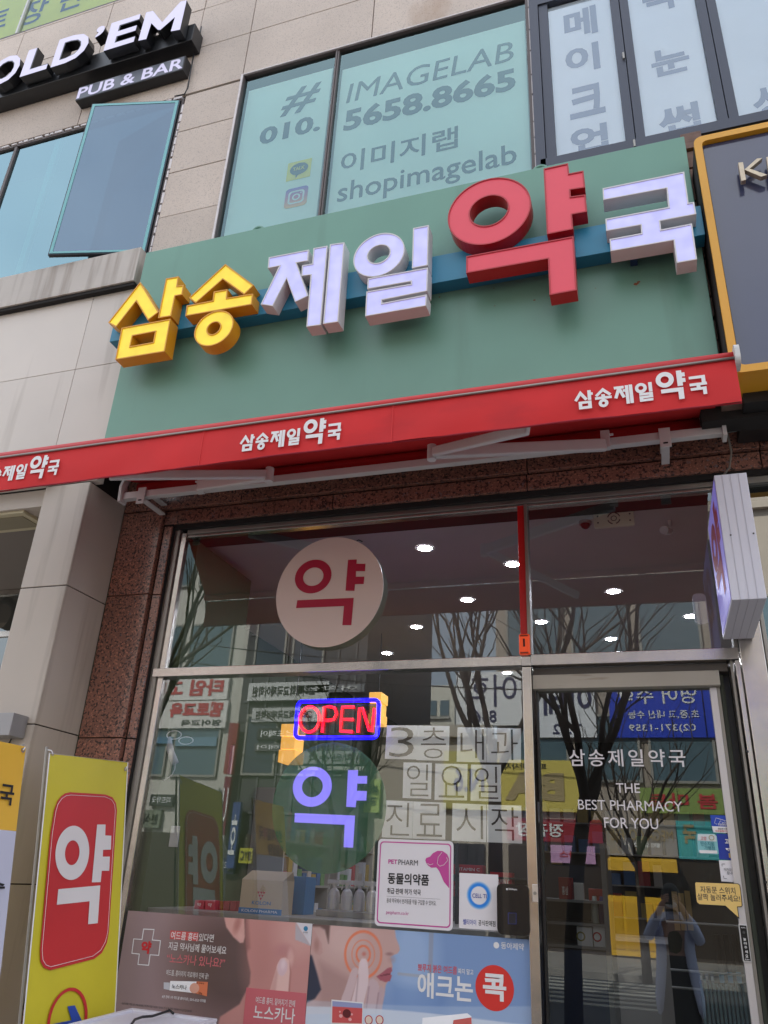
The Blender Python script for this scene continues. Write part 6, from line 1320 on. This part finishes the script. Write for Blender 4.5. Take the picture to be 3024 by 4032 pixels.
for s_ in (-1, 1):
    for k in range(4):
        bx_ = px_+s_*.055; z_ = 1.545-.019*k; L = (.95, 1.05, 1., .8)[k]
        skin('finger', [(bx_+s_*.015, py_+.262, z_-.02, .010), (bx_+s_*.005, py_+.282, z_-.008, .009), (bx_-s_*.022*L, py_+.288, z_, .008), (bx_-s_*.042*L, py_+.283, z_+.002, .007)], [(0, 1), (1, 2), (2, 3)], Msk, pz_, 1)
    skin('thumb', [(px_+s_*.06, py_+.255, 1.49, .012), (px_+s_*.045, py_+.262, 1.515, .010), (px_+s_*.03, py_+.262, 1.535, .009)], [(0, 1), (1, 2)], Msk, pz_, 1)
# coat: sleeves + open fronts
skin('coat_sleeves', [(px_-.08, py_-.01, 1.33, .075), (px_-.165, py_-.005, 1.31, .066), (px_-.25, py_+.078, 1.15, .053), (px_-.115, py_+.2, 1.40, .04), (px_+.08, py_-.01, 1.33, .075), (px_+.165, py_-.005, 1.31, .066), (px_+.24, py_+.078, 1.13, .053), (px_+.115, py_+.2, 1.39, .04)], [(0, 1), (1, 2), (2, 3), (0, 4), (4, 5), (5, 6), (6, 7)], Mcl, pz_)
B = MB(); rings_ = []; ZC = [1.36, 1.30, 1.2, 1.08, .95, .8, .66, .56]
RX = [.10, .19, .18, .17, .18, .20, .215, .21]; OP = [.5, .62, .55, .5, .52, .6, .7, .85]
for z_, r_x, op_ in zip(ZC, RX, OP):
    k = len(B.v)
    for j in range(25):
        a = math.pi/2+op_+(2*math.pi-2*op_)*j/24; B.v.append((px_+r_x*math.cos(a), py_+r_x*.68*math.sin(a)+.0, z_-.04*(z_ < .6)*(j in (1, 2, 22, 23))))
    rings_.append(k)
for i in range(len(rings_)-1): B.f += [(rings_[i]+j, rings_[i]+j+1, rings_[i+1]+j+1, rings_[i+1]+j) for j in range(24)]
co = B.build('coat', Mcl, pz_, smooth=True); sm_ = co.modifiers.new('solid', 'SOLIDIFY'); sm_.thickness = .008
B = MB()
for (z_, r_) in ((1.02, .135), (.9, .15), (.6, .17), (.35, .19)):
    k = len(B.v)
    for j in range(20): a = 2*math.pi*j/20; B.v.append((px_+r_*math.cos(a), py_+r_*.75*math.sin(a), z_))
for i in range(3): B.f += [(i*20+j, i*20+(j+1) % 20, (i+1)*20+(j+1) % 20, (i+1)*20+j) for j in range(20)]
B.build('skirt', Mdk, pz_, smooth=True)
skin('top', [(px_, py_+.0, .98, .128, .105), (px_, py_+.0, 1.12, .118, .097), (px_, py_, 1.28, .138, .094)], [(0, 1), (1, 2)], mat('olive_knit', (92, 80, 52), .9), pz_)
def blob(nm, c, r, m, par, z0f=-1, back=None):
    B = MB(); n1, n2 = 10, 16
    for i in range(n1+1):
        th = math.pi*i/n1
        for j in range(n2): a = 2*math.pi*j/n2; B.v.append((c[0]+r[0]*math.sin(th)*math.cos(a), c[1]+r[1]*math.sin(th)*math.sin(a), c[2]+r[2]*math.cos(th)))
    for i in range(n1): B.f += [(i*n2+j, i*n2+(j+1) % n2, (i+1)*n2+(j+1) % n2, (i+1)*n2+j) for j in range(n2)]
    return B.build(nm, m, par, smooth=True)
blob('hair', (px_, py_+.0, 1.545), (.088, .088, .11), Mhr, pz_); blob('hair_back', (px_, py_-.045, 1.43), (.075, .05, .12), Mhr, pz_)
blob('mask', (px_, py_+.085, 1.475), (.056, .04, .05), M_white, pz_)
for s_ in (-1, 1): blob('eye', (px_+s_*.03, py_+.107, 1.535), (.012, .006, .006), M_white, pz_); blob('ear', (px_+s_*.083, py_+.02, 1.515), (.01, .018, .03), Msk, pz_)
ph = thing('phone', 'dark smartphone held up in both hands, reflected in the door', 'phone', (0, -4.425, 1.53))
MB().box(-.036, .036, -4.428, -4.420, 1.46, 1.60).build('body', mat('phone_dark', (30, 30, 36), .3), ph, bevel=.003)

_fd = FC.data; bpy.data.objects.remove(FC); bpy.data.curves.remove(_fd); bpy.data.scenes.remove(TMP)
